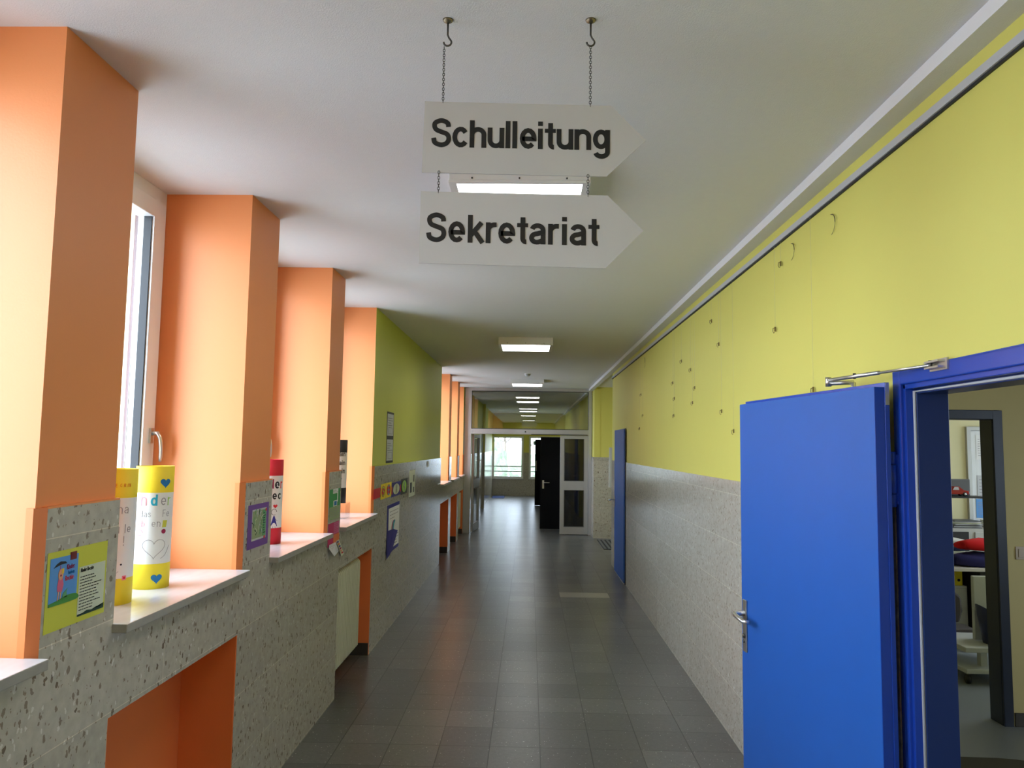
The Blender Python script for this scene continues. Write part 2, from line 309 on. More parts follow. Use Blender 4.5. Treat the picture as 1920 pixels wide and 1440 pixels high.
# ------------------------------------------------------------------ lettering: every glyph is a set of strokes
def arc(cx, cy_, rx, ry, a0, a1, n=14): return [(cx+rx*math.cos(math.radians(a0+(a1-a0)*i/n)), cy_+ry*math.sin(math.radians(a0+(a1-a0)*i/n))) for i in range(n+1)]
def cat(pts, n=6):
    P = [pts[0]]+list(pts)+[pts[-1]]; out = []
    for i in range(1, len(P)-2):
        p0, p1, p2, p3 = P[i-1:i+3]
        for j in range(n):
            t = j/n
            out.append(tuple(0.5*((2*p1[k])+(-p0[k]+p2[k])*t+(2*p0[k]-5*p1[k]+4*p2[k]-p3[k])*t*t+(-p0[k]+3*p1[k]-3*p2[k]+p3[k])*t**3) for k in (0, 1)))
    return out+[pts[-1]]
BOWL = arc(.36, .5, .25, .39, 0, 360, 24)
G = {
 'S': (.86, [cat([(.73, .98), (.69, 1.17), (.44, 1.29), (.19, 1.19), (.14, 1.02), (.22, .84), (.45, .73), (.68, .62), (.75, .41), (.67, .2), (.44, .1), (.17, .21), (.11, .44)])]),
 'c': (.70, [arc(.36, .5, .25, .39, 35, 325)]),
 'e': (.74, [[(.12, .48), (.62, .48)]+arc(.37, .5, .25, .39, 0, 318)]),
 'h': (.72, [[(.11, 0), (.11, 1.33)], [(.11, .5)]+arc(.36, .62, .25, .27, 180, 0)+[(.61, 0)]]),
 'n': (.72, [[(.11, 0), (.11, .99)], [(.11, .5)]+arc(.36, .62, .25, .27, 180, 0)+[(.61, 0)]]),
 'm': (1.1, [[(.11, 0), (.11, .99)], [(.11, .5)]+arc(.33, .65, .22, .24, 180, 0)+[(.55, 0)], [(.55, .5)]+arc(.77, .65, .22, .24, 180, 0)+[(.99, 0)]]),
 'u': (.72, [[(.11, .99), (.11, .5)]+arc(.36, .38, .25, .27, 180, 360)+[(.61, .5)], [(.61, .99), (.61, 0)]]),
 'l': (.22, [[(.11, 0), (.11, 1.33)]]),
 'i': (.22, [[(.11, 0), (.11, .99)], [(.11, 1.12), (.11, 1.33)]]),
 't': (.46, [[(.24, 1.27), (.24, .3)]+arc(.38, .26, .14, .16, 180, 275)], ), 
 'g': (.76, [arc(.35, .53, .24, .36, 0, 360, 24), [(.62, .99), (.62, 0)]+arc(.37, -.08, .25, .22, 0, -165)]),
 'd': (.74, [BOWL, [(.62, 0), (.62, 1.33)]]),
 'b': (.74, [arc(.38, .5, .25, .39, 0, 360, 24), [(.11, 0), (.11, 1.33)]]),
 'o': (.72, [BOWL]),
 'a': (.72, [arc(.36, .66, .23, .23, 165, 0)+[(.59, .0)], arc(.33, .3, .22, .2, 80, 300)+[(.59, .2)], [(.59, .58), (.34, .50)]]),
 'r': (.46, [[(.11, 0), (.11, .99)], [(.11, .5)]+arc(.38, .6, .27, .28, 180, 95)+[(.46, .88)]]),
 'k': (.68, [[(.11, 0), (.11, 1.33)], [(.14, .36), (.58, .97)], [(.28, .56), (.63, 0)]]),
 's': (.6, [cat([(.5, .78), (.3, .9), (.12, .78), (.2, .58), (.42, .46), (.5, .25), (.3, .1), (.08, .24)])]),
 'f': (.46, [[(.46, 1.24)]+arc(.38, 1.1, .15, .15, 90, 180)+[(.23, 0)], [(.02, .88), (.44, .88)]]),
 'E': (.66, [[(.62, 1.28), (.11, 1.28), (.11, .1), (.64, .1)], [(.11, .7), (.56, .7)]]),
 'F': (.62, [[(.6, 1.28), (.11, 1.28), (.11, 0)], [(.11, .7), (.52, .7)]]),
 'C': (.8, [arc(.42, .7, .31, .6, 48, 312)]),
 'R': (.74, [[(.11, 0), (.11, 1.3), (.4, 1.3)]+arc(.4, 1.0, .22, .3, 90, -90)+[(.11, .7)], [(.38, .68), (.64, 0)]]),
 'I': (.22, [[(.11, 0), (.11, 1.38)]]),
 'N': (.8, [[(.11, 0), (.11, 1.36), (.64, .02), (.64, 1.38)]]),
 'K': (.76, [[(.11, 0), (.11, 1.38)], [(.12, .5), (.62, 1.36)], [(.3, .8), (.66, 0)]]),
 'D': (.8, [[(.11, .1), (.11, 1.28), (.35, 1.28)]+arc(.35, .69, .3, .59, 90, -90)+[(.11, .1)]]),
 'H': (.74, [[(.11, 0), (.11, 1.38)], [(.62, 0), (.62, 1.38)], [(.11, .72), (.62, .72)]]),
 '!': (.22, [[(.11, .4), (.11, 1.33)], [(.11, .0), (.11, .2)]]),
 '-': (.4, [[(.04, .5), (.36, .5)]]), '.': (.2, [[(.1, 0), (.1, .14)]]), ' ': (.4, []),
}
def stroke(mb, pts, w_, F, k, th=0.0006):   # F(a,b,off)->3D; a thin raised ribbon
    n = len(pts); Lp = []; Rp = []
    closed = abs(pts[0][0]-pts[-1][0])+abs(pts[0][1]-pts[-1][1]) < 1e-6
    for i, p in enumerate(pts):
        a = pts[i-1] if i > 0 else (pts[-2] if closed else None); b = pts[i+1] if i < n-1 else (pts[1] if closed else None)
        def dr(q, r):
            d = (r[0]-q[0], r[1]-q[1]); l = math.hypot(*d) or 1; return (d[0]/l, d[1]/l)
        d1 = dr(a, p) if a else dr(p, b); d2 = dr(p, b) if b else d1
        nx, ny = -(d1[1]+d2[1]), d1[0]+d2[0]; l = math.hypot(nx, ny) or 1; nx /= l; ny /= l
        c = max(0.45, nx*-d1[1]+ny*d1[0]); h = w_/2/c
        Lp.append((p[0]+nx*h, p[1]+ny*h)); Rp.append((p[0]-nx*h, p[1]-ny*h))
    vs = []
    for l_, r_ in zip(Lp, Rp): vs += [F(l_[0], l_[1], th), F(r_[0], r_[1], th), F(r_[0], r_[1], 0), F(l_[0], l_[1], 0)]
    fs = []
    for i in range(n-1):
        a = 4*i; b = a+4
        fs += [(a, a+1, b+1, b), (a+1, a+2, b+2, b+1), (a+3, a, b, b+3)]
    fs += [(0, 3, 2, 1), (4*n-4, 4*n-3, 4*n-2, 4*n-1)]
    mb.add(vs, fs, k)
def glyph(mb, ch, x, y, xh, wt, F, k, sx=1.0, th=0.0006):
    wd, st = G[ch][0], G[ch][1]
    st = list(st)
    if ch == 't': st.append([(.0, .89), (.46, .89)])
    for n_, s_ in enumerate(st):
        ww = wt*(0.85 if ch == 't' and s_ is st[-1] else 1)
        stroke(mb, [(x+a*xh*sx, y+b*xh) for a, b in s_], ww, F, k, th+n_*.00025)
    return wd*xh*sx
def text(mb, t, x, y, xh, wt, F, k, sx=1.0, gap=0.14, th=0.0006):
    for ch in t:
        x += glyph(mb, ch, x, y, xh, wt, F, k, sx, th)+gap*xh*sx
    return x
def wordlines(mb, x0, x1, y1, y0, nl, F, k, h=0.35, rnd=R):   # rows of illegible small print
    for i in range(nl):
        y = y1-(y1-y0)*(i+.5)/nl; x = x0; e = x0+(x1-x0)*rnd.uniform(.45, 1)
        while x < e:
            l = rnd.uniform(.05, .16)*(x1-x0); stroke(mb, [(x, y), (min(x+l, x1), y)], (y1-y0)/nl*h, F, k, 0.0003); x += l+.025*(x1-x0)
def fan(mb, pts, F, k, off=0.0006):
    c = (sum(p[0] for p in pts)/len(pts), sum(p[1] for p in pts)/len(pts)); n = len(pts)
    mb.add([F(*c, off)]+[F(a, b, off) for a, b in pts]+[F(a, b, 0) for a, b in pts],
           [(0, 1+i, 1+(i+1) % n) for i in range(n)]+[(1+i, 1+n+i, 1+n+(i+1) % n, 1+(i+1) % n) for i in range(n)], k)
def heart(cx, cy_, s): return [(cx+s*.52*16*math.sin(t)**3/16, cy_+s*.5*(13*math.cos(t)-5*math.cos(2*t)-2*math.cos(3*t)-math.cos(4*t))/16) for t in [2*PI*i/28 for i in range(28)]]
def rect(x0, x1, y0, y1): return [(x0, y0), (x1, y0), (x1, y1), (x0, y1)]

# ================================================================== THE SETTING
H = 2.995; XL = -1.350; XP = -1.368; XR = 1.289; XO = -1.885; XW = -1.79
Z_DADO = 1.595; Z_SILL = 1.195; Z_NICHE = 0.895
YB, YE = -7.5, 27.4
YF = 15.5    # the glazed partition
# openings of the window side: (y0, y1, niche?)
OPEN = [(-6.78, -5.70, 0), (-5.31, -4.23, 0), (-3.84, -2.76, 0), (-2.37, -1.29, 0), (-0.90, 0.18, 0), (0.57, 2.06, 0) , (2.46, 3.53, 1), (3.93, 5.02, 0), (5.38, 6.50, 1),
        (11.45, 12.62, 1), (12.98, 14.07, 1), (14.45, 15.36, 1)]
OPEN[5] = (0.98, 2.06, 0); OPEN[4] = (-0.49, 0.59, 0); OPEN[3] = (-1.96, -0.88, 0); OPEN[2] = (-3.43, -2.35, 0); OPEN[1] = (-4.9, -3.82, 0); OPEN[0] = (-6.37, -5.29, 0)
fl = B(-2.3, 9, YB-.2, 30, -0.1, 0, 'floor').build('floor', kind='structure')
ce = B(XO, XR+1.6, YB-.2, YE+.3, H, H+.12, 'ceiling').build('ceiling', kind='structure')

st = MB(); segs = []; y = YB
for a, b, n in OPEN: segs.append((y, a)); y = b
segs.append((y, YE))
niches = [(a, b) for a, b, n in OPEN if n]
for a, b in segs:
    wl = MB(); long = b-a > 1
    k = 'green' if long and a > 6 else 'orange'
    wl.box(XO, XP, a, b, 0, H, 'orange', {'+x': k})
    # stone slab on the pier, painted on its edges
    ya = a+.028
    st.box(XP, XL, ya, b, Z_SILL-.03, Z_DADO, 'stone', {'-y': 'orange_edge', '+y': 'orange_edge'}, skip='-x,-z')
    st.box(XP, XL, a, b, 0, Z_SILL-.03, 'stone', {'-y': 'orange_edge', '+y': 'orange_edge'}, skip='-x')
    wl.box(XP, XL-.001, ya, b, Z_DADO, Z_DADO+.006, k)
    wl.prism([(XP-.02, a-.008), (XP+.001, a-.008), (XL, ya), (XP-.02, ya)], (0, 0, Z_SILL-.03), (1, 0, 0), (0, 1, 0), (0, 0, 1), Z_DADO+.034-Z_SILL, 'orange_edge')
    for q0, q1 in niches:      # painted cheeks of the radiator niches
        if abs(q1-a) < 1e-6: wl.box(-1.60, XL-.002, a-.006, a, 0, Z_NICHE, 'orange_niche')
        if abs(q0-b) < 1e-6: wl.box(-1.60, XL-.002, b, b+.006, 0, Z_NICHE, 'orange_niche')
    wl.build('wall_left', weld=False, kind='structure')
for a, b, n in OPEN:
    B(XO, -1.60, a, b, 0, Z_SILL-.03, 'orange_niche').build('wall_left', kind='structure')
    if n:
        B(-1.60, XP, a, b, Z_NICHE, Z_SILL-.03, 'orange_niche').build('wall_left', kind='structure')
        st.box(XP, XL, a, b, Z_NICHE, Z_SILL-.03, 'stone', {'-z': 'orange_niche'})
    else:
        B(-1.60, XP, a, b, 0, Z_SILL-.03, 'orange').build('wall_left', kind='structure'); st.box(XP, XL, a, b, 0, Z_SILL-.03, 'stone')
st.build('trim_1', weld=False, kind='structure')
sk = MB()
for a, b, n in OPEN:
    if n:
        sk.box(-1.60, -1.588, a, b, 0, .10, 'skirt'); sk.box(-1.588, XL-.004, b-.018, b-.006, 0, .10, 'skirt'); sk.box(-1.588, XL-.004, a+.006, a+.018, 0, .10, 'skirt')
sk.build('baseboard_left', weld=False, kind='structure')

# windows: frame, sash, glass, sill; outside reveal and shutter guides
def window(i, a, b):
    w_ = thing('window_%d' % i, (XW, (a+b)/2, Z_SILL), kind='structure')
    z0, z1 = Z_SILL, H
    m = MB(); t = .055
    for y0, y1 in ((a, a+t), (b-t, b)): m.box(XW-.07, XW, y0, y1, z0, z1, 'upvc')
    m.box(XW-.07, XW, a+t, b-t, z1-.09, z1, 'upvc'); m.box(XW-.07, XW, a+t, b-t, z0, z0+.05, 'upvc')
    m.build('window_frame', w_, bevel=.003)
    m = MB(); s0, s1 = a+t-.02, b-t+.02; q0, q1 = z0+.03, z1-.07
    for y0, y1 in ((s0, s0+.105), (s1-.105, s1)): m.box(XW-.062, XW+.018, y0, y1, q0, q1, 'upvc')
    m.box(XW-.062, XW+.018, s0+.105, s1-.105, q0, q0+.075, 'upvc'); m.box(XW-.062, XW+.018, s0+.105, s1-.105, q1-.085, q1, 'upvc')
    m.build('sash', w_, bevel=.004)
    m = MB()
    for y0, y1 in ((s0+.105, s0+.113), (s1-.113, s1-.105)): m.box(XW-.03, XW+.006, y0, y1, q0+.075, q1-.085, 'rubber')
    m.build('seal', w_)
    B(XW-.026, XW-.022, s0+.105, s1-.105, q0+.075, q1-.085, 'glass').build('glass_pane', w_)
    m = MB(); yy = s1-.04 ; zz = 1.815
    m.box(XW+.018, XW+.028, yy-.014, yy+.014, zz-.035, zz+.035, 'steel')
    m.tube([(XW+.028, yy, zz+.01), (XW+.052, yy, zz+.012)]+[(XW+.06+.006*math.sin(j*.5), yy+.01*j/3, zz+.012-.022*j) for j in range(1, 7)], [.011, .010]+[.009]*5+[.007], 'steel', 12)
    if 0 < i: m.build('handle', w_)
    m = MB()
    for y0, y1 in ((a, a+.035), (b-.035, b)): m.box(XW-.135, XW-.10, y0, y1, z0, z1, 'rail_brown')
    m.box(XW-.135, XW-.10, a+.035, b-.035, z1-.04, z1, 'rail_brown')
    m.build('shutter_guide', w_)
    # window board
    m = MB(); m.box(XW, XL+.050, a-.006 if i != 7 else a-.006, b-.002, Z_SILL-.03, Z_SILL, 'marble', {'+x': 'sill_edge_shaded', '-y': 'sill_edge_shaded'})
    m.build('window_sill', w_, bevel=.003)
    portal((XO-.27, (a+b)/2, (z0+z1)/2), (0, -PI/2, 0), z1-z0, b-a)
for i, (a, b, n) in enumerate(OPEN): window(i+1, a, b)
m = MB()   # outer leaf of the facade: rendered reveals past the window plane
for a, b in segs: m.box(XO-.26, XO, a-.0, b+.0, 0, H+.3, 'plaster_out')
for a, b, n in OPEN: m.box(XO-.26, XO, a, b, 0, Z_SILL-.03, 'plaster_out'); m.box(XO-.26, XO, a, b, H, H+.3, 'plaster_out')
m.build('wall_outside', weld=False, kind='structure')

# right wall: openings for the office door, far blue door (closed), stair recess, two far side doors
XRo = 1.41
DO = (1.60, 2.60, 2.05)        # office door opening y0,y1,top
def wall_right_boxes(m, x0, x1, z0, z1, k, over=None, gaps=()):
    pass
m = MB(); s_ = MB()
def rw(y0, y1, z0=0, z1=H, stone_=True, x=XR):
    m.box(x, XRo, y0, y1, z0, z1, 'yellow', {'+x': 'cream'})
    if stone_ and z0 < Z_DADO: s_.box(x-.012, x, y0, y1, z0, min(Z_DADO, z1), 'stone', {'+y': 'rough_edge', '-y': 'rough_edge'})
rw(YB, DO[0]); rw(DO[0], DO[1], DO[2], H); rw(DO[1], 11.70)
rw(15.0, 15.43); rw(15.43, 16.45); rw(16.45, 17.45, 2.02); rw(17.45, 22.95); rw(22.95, 23.9, 2.02); rw(23.9, YE)
m.build('wall_right', weld=False, kind='structure'); s_.build('trim_2', weld=False, kind='structure')
B(XR-.017, XR-.0125, 2.655, 2.70, 0, Z_DADO, 'rough_edge').build('trim_9', kind='structure')
# stair recess
m = MB(); s_ = MB()
m.box(XRo, 2.9, 15.0, 15.12, 0, H, 'yellow'); m.box(XRo, 2.9, 11.58, 11.70, 0, H, 'yellow'); m.box(2.78, 2.9, 11.7, 15.0, 0, H, 'yellow')
s_.box(XR-.012, 2.78, 14.988, 15.0, 0, Z_DADO, 'stone')
m.box(XR, XRo, 14.994, 15.0, Z_DADO, H, 'yellow')
m.build('wall_recess', weld=False, kind='structure'); s_.build('trim_3', kind='structure')
# end walls
m = MB(); s_ = MB()
WA = (-1.36, -.22, .62, 2.16); WB = (-.02, 1.10, .62, 2.16)
m.box(-1.5, XRo, YE, YE+.25, 2.16, H, 'yellow'); m.box(-1.5, XRo, YE, YE+.25, 0, .62, 'yellow')
m.box(-1.9, -1.36, YE, YE+.25, .62, 2.16, 'yellow'); m.box(-.22, -.02, YE, YE+.25, .62, 2.16, 'yellow'); m.box(1.10, XRo, YE, YE+.25, .62, 2.16, 'yellow')
s_.box(XL, XR, YE-.012, YE, 0, .62, 'stone'); s_.box(-.22, -.02, YE-.012, YE, .62, 1.56, 'stone'); s_.box(1.1, XR, YE-.012, YE, .62, 1.56, 'stone')
m.build('wall_far', weld=False, kind='structure'); s_.build('trim_4', weld=False, kind='structure')
B(XO, XRo, YB-.2, YB, 0, H, 'yellow').build('wall_near', kind='structure')
# pilaster on the left past the partition
m = MB(); m.box(XL, -1.285, 21.6, 21.9, Z_DADO, H, 'yellow'); m.box(XL, -1.285, 21.6, 21.9, 0, Z_DADO, 'stone'); m.build('trim_5', weld=False, kind='structure')
# casing under the ceiling on the right, hanging rail
m = MB(); m.box(1.212, XR, YB, YF-.05, 2.948, H, 'ceiling', {'-x': 'strip'}); m.build('trim_6', kind='structure')
m = MB(); m.box(1.212, XR, YF+.05, YE, 2.948, H, 'ceiling', {'-x': 'strip'}); m.build('trim_7', kind='structure')
m = MB(); m.box(XR-.014, XR, YB, 11.70, 2.866, 2.894, 'clear_dim'); m.box(XR-.008, XR, YB, 11.7, 2.858, 2.866, 'rubber')
m.build('trim_8', weld=False, kind='structure')

# far windows
for i, (x0, x1, z0, z1) in enumerate((WA, WB)):
    w_ = thing('window_%d' % (13+i), ((x0+x1)/2, YE, z0), kind='structure')
    m = MB(); t = .07
    m.box(x0, x0+t, YE+.02, YE+.09, z0, z1, 'upvc'); m.box(x1-t, x1, YE+.02, YE+.09, z0, z1, 'upvc')
    m.box(x0+t, x1-t, YE+.02, YE+.09, z0, z0+t, 'upvc'); m.box(x0+t, x1-t, YE+.02, YE+.09, z1-t, z1, 'upvc'); m.build('window_frame', w_, bevel=.004)
    B(x0+t, x1-t, YE+.05, YE+.055, z0+t, z1-t, 'glass').build('glass_pane', w_)
    for zz in (.87, 1.05): B(x0+t, x1-t, YE+.10, YE+.13, zz-.02, zz+.02, 'trolley').build('safety_rail', w_)
    B(x0-.02, x1+.02, YE-.05, YE+.02, z0-.03, z0, 'marble').build('window_sill', w_, bevel=.003)
    portal(((x0+x1)/2, YE+.27, (z0+z1)/2), (-PI/2, 0, 0), x1-x0, z1-z0)
# outside, beyond the far windows
B(-14, 14, 27.7, 60, -.6, -.5, 'ground').build('ground', kind='structure')

# ------------------------------------------------------------------ office side
m = MB()
Y2a, Y2b = 5.15, 5.28; D2 = (2.2, 3.15, 2.03)
m.box(XRo, D2[0], Y2a, Y2b, 0, H, 'cream'); m.box(D2[1], 5.6, Y2a, Y2b, 0, H, 'cream', {'+y': 'pale'}); m.box(D2[0], D2[1], Y2a, Y2b, D2[2], H, 'cream', {'+y': 'pale'})
m.build('wall_anteroom', weld=False, kind='structure')
m = MB()
m.box(XRo, 7.0, 8.2, 8.35, 0, H, 'pale'); m.box(XRo, 5.6, .15, .28, 0, H, 'cream')
# right walls with window openings
m.box(5.6, 5.75, .15, .8, 0, H, 'cream'); m.box(5.6, 5.75, 2.8, Y2b, 0, H, 'cream'); m.box(5.6, 5.75, .8, 2.8, 0, 1.0, 'cream'); m.box(5.6, 5.75, .8, 2.8, 2.5, H, 'cream')
m.box(7.0, 7.15, Y2b, 5.6, 0, H, 'pale'); m.box(7.0, 7.15, 7.9, 8.35, 0, H, 'pale'); m.box(7.0, 7.15, 5.6, 7.9, 0, .9, 'pale'); m.box(7.0, 7.15, 5.6, 7.9, 2.5, H, 'pale')
m.box(5.6, 7.15, Y2a, Y2b, 0, H, 'pale')
m.build('wall_office', weld=False, kind='structure')
B(XR+1.6, 7.2, .1, 8.4, H, H+.12, 'ceiling').build('ceiling_office', kind='structure')
B(XRo, 7.0, .28, 8.2, 0, .004, 'lino').build('floor_office', kind='structure')
for i, (x, y0, y1, z0, z1) in enumerate(((5.6, .8, 2.8, 1.0, 2.5), (7.0, 5.6, 7.9, .9, 2.5))):
    w_ = thing('window_%d' % (15+i), (x, (y0+y1)/2, z0), kind='structure'); m = MB(); t = .06
    m.box(x+.03, x+.1, y0, y0+t, z0, z1, 'upvc'); m.box(x+.03, x+.1, y1-t, y1, z0, z1, 'upvc'); m.box(x+.03, x+.1, y0+t, y1-t, z0, z0+t, 'upvc'); m.box(x+.03, x+.1, y0+t, y1-t, z1-t, z1, 'upvc')
    m.build('window_frame', w_); B(x+.06, x+.064, y0+t, y1-t, z0+t, z1-t, 'glass').build('glass_pane', w_)
    portal((x+.17, (y0+y1)/2, (z0+z1)/2), (0, PI/2, 0), z1-z0, y1-y0)
m = MB(); m.box(D2[1]+.06, 5.6, Y2a-.012, Y2a, .004, .09, 'skirt'); m.build('baseboard_anteroom', kind='structure')

# ------------------------------------------------------------------ office door frame (steel, blue) and inner frame
dr = thing('door_1', (XR, DO[1], 0), kind='structure')
m = MB(); y0, y1, zt = DO; e = .05
# corridor-side casing, rebate, reveal lining, room-side casing
for (a, b) in ((y1-.002, y1+e), (y0-e, y0+.002)):
    m.box(XR-.016, XR+.012, a, b, 0, zt+.02, 'blue_frame')
m.box(XR-.016, XR+.012, y0+.002, y1-.002, zt-.03, zt+.02, 'blue_frame')
m.build('casing', dr, bevel=.004)
m = MB()
m.box(XR-.004, XRo+.012, y1-.016, y1-.002, 0, zt-.03, 'blue_frame'); m.box(XR-.004, XRo+.012, y0+.002, y0+.016, 0, zt-.03, 'blue_frame')
m.box(XR-.004, XRo+.012, y0+.002, y1-.002, zt-.046, zt-.03, 'blue_frame')
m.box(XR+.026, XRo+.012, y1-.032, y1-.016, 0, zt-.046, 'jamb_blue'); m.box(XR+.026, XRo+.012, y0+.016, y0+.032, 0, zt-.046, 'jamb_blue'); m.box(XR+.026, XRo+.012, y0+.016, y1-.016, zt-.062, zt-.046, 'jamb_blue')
m.build('lining', dr, bevel=.002)
m = MB(); m.tube([(XR+.023, y1-.024, .01), (XR+.023, y1-.024, zt-.054), (XR+.023, y0+.024, zt-.054)], .006, 'clear_dim', 8); m.build('door_seal', dr)

d2 = thing('door_2', (D2[1], Y2a, 0), kind='structure')
m = MB(); a, b, zt2 = D2
for sgn, xe in ((1, b), (-1, a)):
    x0, x1 = (xe-.012, xe+.05) if sgn > 0 else (xe-.05, xe+.012)
    m.box(x0, x1, Y2a-.012, Y2a+.004, 0, zt2+.05, 'frame2'); m.box(min(xe, xe-.014*sgn), max(xe, xe-.014*sgn), Y2a+.004, Y2b+.01, 0, zt2, 'frame2')
m.box(a+.012, b-.012, Y2a-.012, Y2a+.004, zt2-.012, zt2+.05, 'frame2'); m.box(a+.014, b-.014, Y2a+.004, Y2b+.01, zt2-.014, zt2, 'frame2')
m.build('door_frame', d2, bevel=.003)

# ================================================================== THINGS
# open blue door leaf, hinged at the far jamb, folded back towards the wall
hp = Vector((1.225, 2.600, 0)); fp = Vector((1.085, 3.745, 0))
dv = (fp-hp); Wd = dv.length; dv.normalize(); nv = Vector((-dv.y, dv.x, 0))     # nv points to the corridor (-x)
if nv.x > 0: nv = -nv
leaf = thing('blue_door', hp, 'cobalt blue office door leaf standing open against the yellow wall', 'door')
ang = math.atan2(dv.y, dv.x)
def lf(mb, u0, u1, n0, n1, z0, z1, k):      # box in door space: u along leaf, n towards the corridor
    P = [hp+dv*u+nv*n+Vector((0, 0, z)) for u in (u0, u1) for n in (n0, n1) for z in (z0, z1)]
    mb.add(P, [(0, 1, 3, 2), (4, 6, 7, 5), (0, 4, 5, 1), (2, 3, 7, 6), (0, 2, 6, 4), (1, 5, 7, 3)], k)
m = MB(); lf(m, .0, Wd, .005, .042, .008, 2.012, 'blue'); m.build('leaf', leaf, bevel=.0015)
m = MB(); lf(m, -.0015, -.0001, .006, .041, .01, 2.01, 'blue_frame'); m.build('leaf_edge_shade', leaf)  # thin deeper blue strip puts shade into the colour of the hinge edge
m = MB(); lf(m, -.004, Wd+.016, -.012, .005, .008, 2.028, 'blue_frame'); m.build('rebate_lip', leaf, bevel=.0015)
m = MB(); lf(m, -.006, -.004, -.010, .003, 1.95, 2.026, 'steel'); m.build('edge_plate', leaf)
# handle set
hz = 0.985; hu = Wd-.045
m = MB(); lf(m, hu-.021, hu+.021, .042, .050, hz-.16, hz+.085, 'steel'); m.build('handle_plate', leaf, bevel=.003)
hd = m = MB()
q = lambda u, n, z: hp+dv*u+nv*n+Vector((0, 0, z))
m.tube([q(hu, .05, hz+.02), q(hu, .088, hz+.02), q(hu-.004, .098, hz+.02), q(hu-.02, .104, hz+.018), q(hu-.07, .104, hz+.012), q(hu-.118, .103, hz+.008), q(hu-.128, .096, hz+.008), q(hu-.13, .082, hz+.008)], [.013, .012, .0115, .011, .0105, .0105, .010, .009], 'steel', 14)
m.build('handle', leaf)
m = MB(); m.tube([q(hu, .049, hz-.085), q(hu, .056, hz-.085)], .011, 'iron', 14); m.tube([q(hu, .049, hz-.11), q(hu, .055, hz-.11)], .007, 'iron', 10); m.build('lock_cylinder', leaf)
# hinge
for zc in (1.70, .27):
    m = MB(); cx, cyy = 1.251, 2.632
    for z0, z1, r in ((zc-.10, zc-.055, .0175), (zc-.053, zc+.045, .0195), (zc+.047, zc+.09, .0175)):
        m.lathe([(0, z0), (r-.002, z0), (r, z0+.003), (r, z1-.003), (r-.002, z1), (0, z1)], (cx, cyy, 0), 'blue_frame', 20)
    m.box(1.254, 1.275, 2.624, 2.636, zc-.09, zc+.08, 'blue_frame'); m.build('hinge', leaf)
# closer: body on the wall side, arm to the frame head
cl = MB(); lf(cl, .12, .36, -.066, -.019, 1.93, 1.985, 'steel'); cl.build('closer_body', leaf, bevel=.004)
m = MB(); a = q(.27, -.042, 1.985); b = q(.27, -.042, 2.052); el = q(.34, .02, 2.052)
m.tube([a, b], .009, 'steel', 10); m.tube([b+Vector((0, 0, .0)), el], .009, 'steel', 8)
fr = Vector((XR-.035, 2.36, 2.062)); m.tube([el+Vector((0, 0, .012)), el.lerp(fr, .55)+Vector((0, 0, .006))], .0075, 'steel', 10); m.tube([el.lerp(fr, .5)+Vector((0, 0, .006)), fr], .005, 'steel', 10)
m.tube([el+Vector((0, 0, -.012)), el+Vector((0, 0, .024))], .011, 'steel', 12); m.tube([el.lerp(fr, .3)+Vector((0, 0, .0)), el.lerp(fr, .3)+Vector((0, 0, .02))], .006, 'iron', 8)
m.box(XR-.045, XR-.016, 2.30, 2.38, 2.050, 2.056, 'steel'); m.box(XR-.045, XR-.016, 2.30, 2.38, 2.068, 2.074, 'steel'); m.box(XR-.022, XR-.016, 2.29, 2.39, 2.044, 2.080, 'steel'); m.tube([fr-Vector((0, 0, .012)), fr+Vector((0, 0, .015))], .006, 'iron', 8)
m.build('closer_arm', leaf)

# second, closed blue door further down
yA, yB2 = 10.02, 11.12
fd = thing('blue_door', (XR, yA, 0), 'narrow looking closed blue door far down the yellow wall beside the stair recess', 'door')
m = MB(); m.box(XR-.020, XR-.0125, yA, yB2, .012, 2.03, 'blue'); m.build('leaf', fd, bevel=.002)
m = MB(); m.box(XR-.030, XR-.020, yA+.02, yB2+.02, .012, 2.045, 'blue'); m.build('rebate_lip', fd, bevel=.002)
m = MB(); m.box(XR-.02, XR-.0125, yA-.03, yA, 0, 2.05, 'frame2'); m.build('frame_edge', fd)
m = MB(); m.box(XR-.03, XR-.0125, yA, yB2, 0.0, .012, 'steel'); m.build('threshold', fd)
m = MB(); m.box(XR-.036, XR-.030, yB2-.06, yB2-.02, .93, 1.09, 'steel'); m.tube([(XR-.036, yB2-.04, 1.03), (XR-.10, yB2-.04, 1.03), (XR-.118, yB2-.06, 1.03), (XR-.118, yB2-.16, 1.03)], .010, 'steel', 10); m.build('handle', fd)

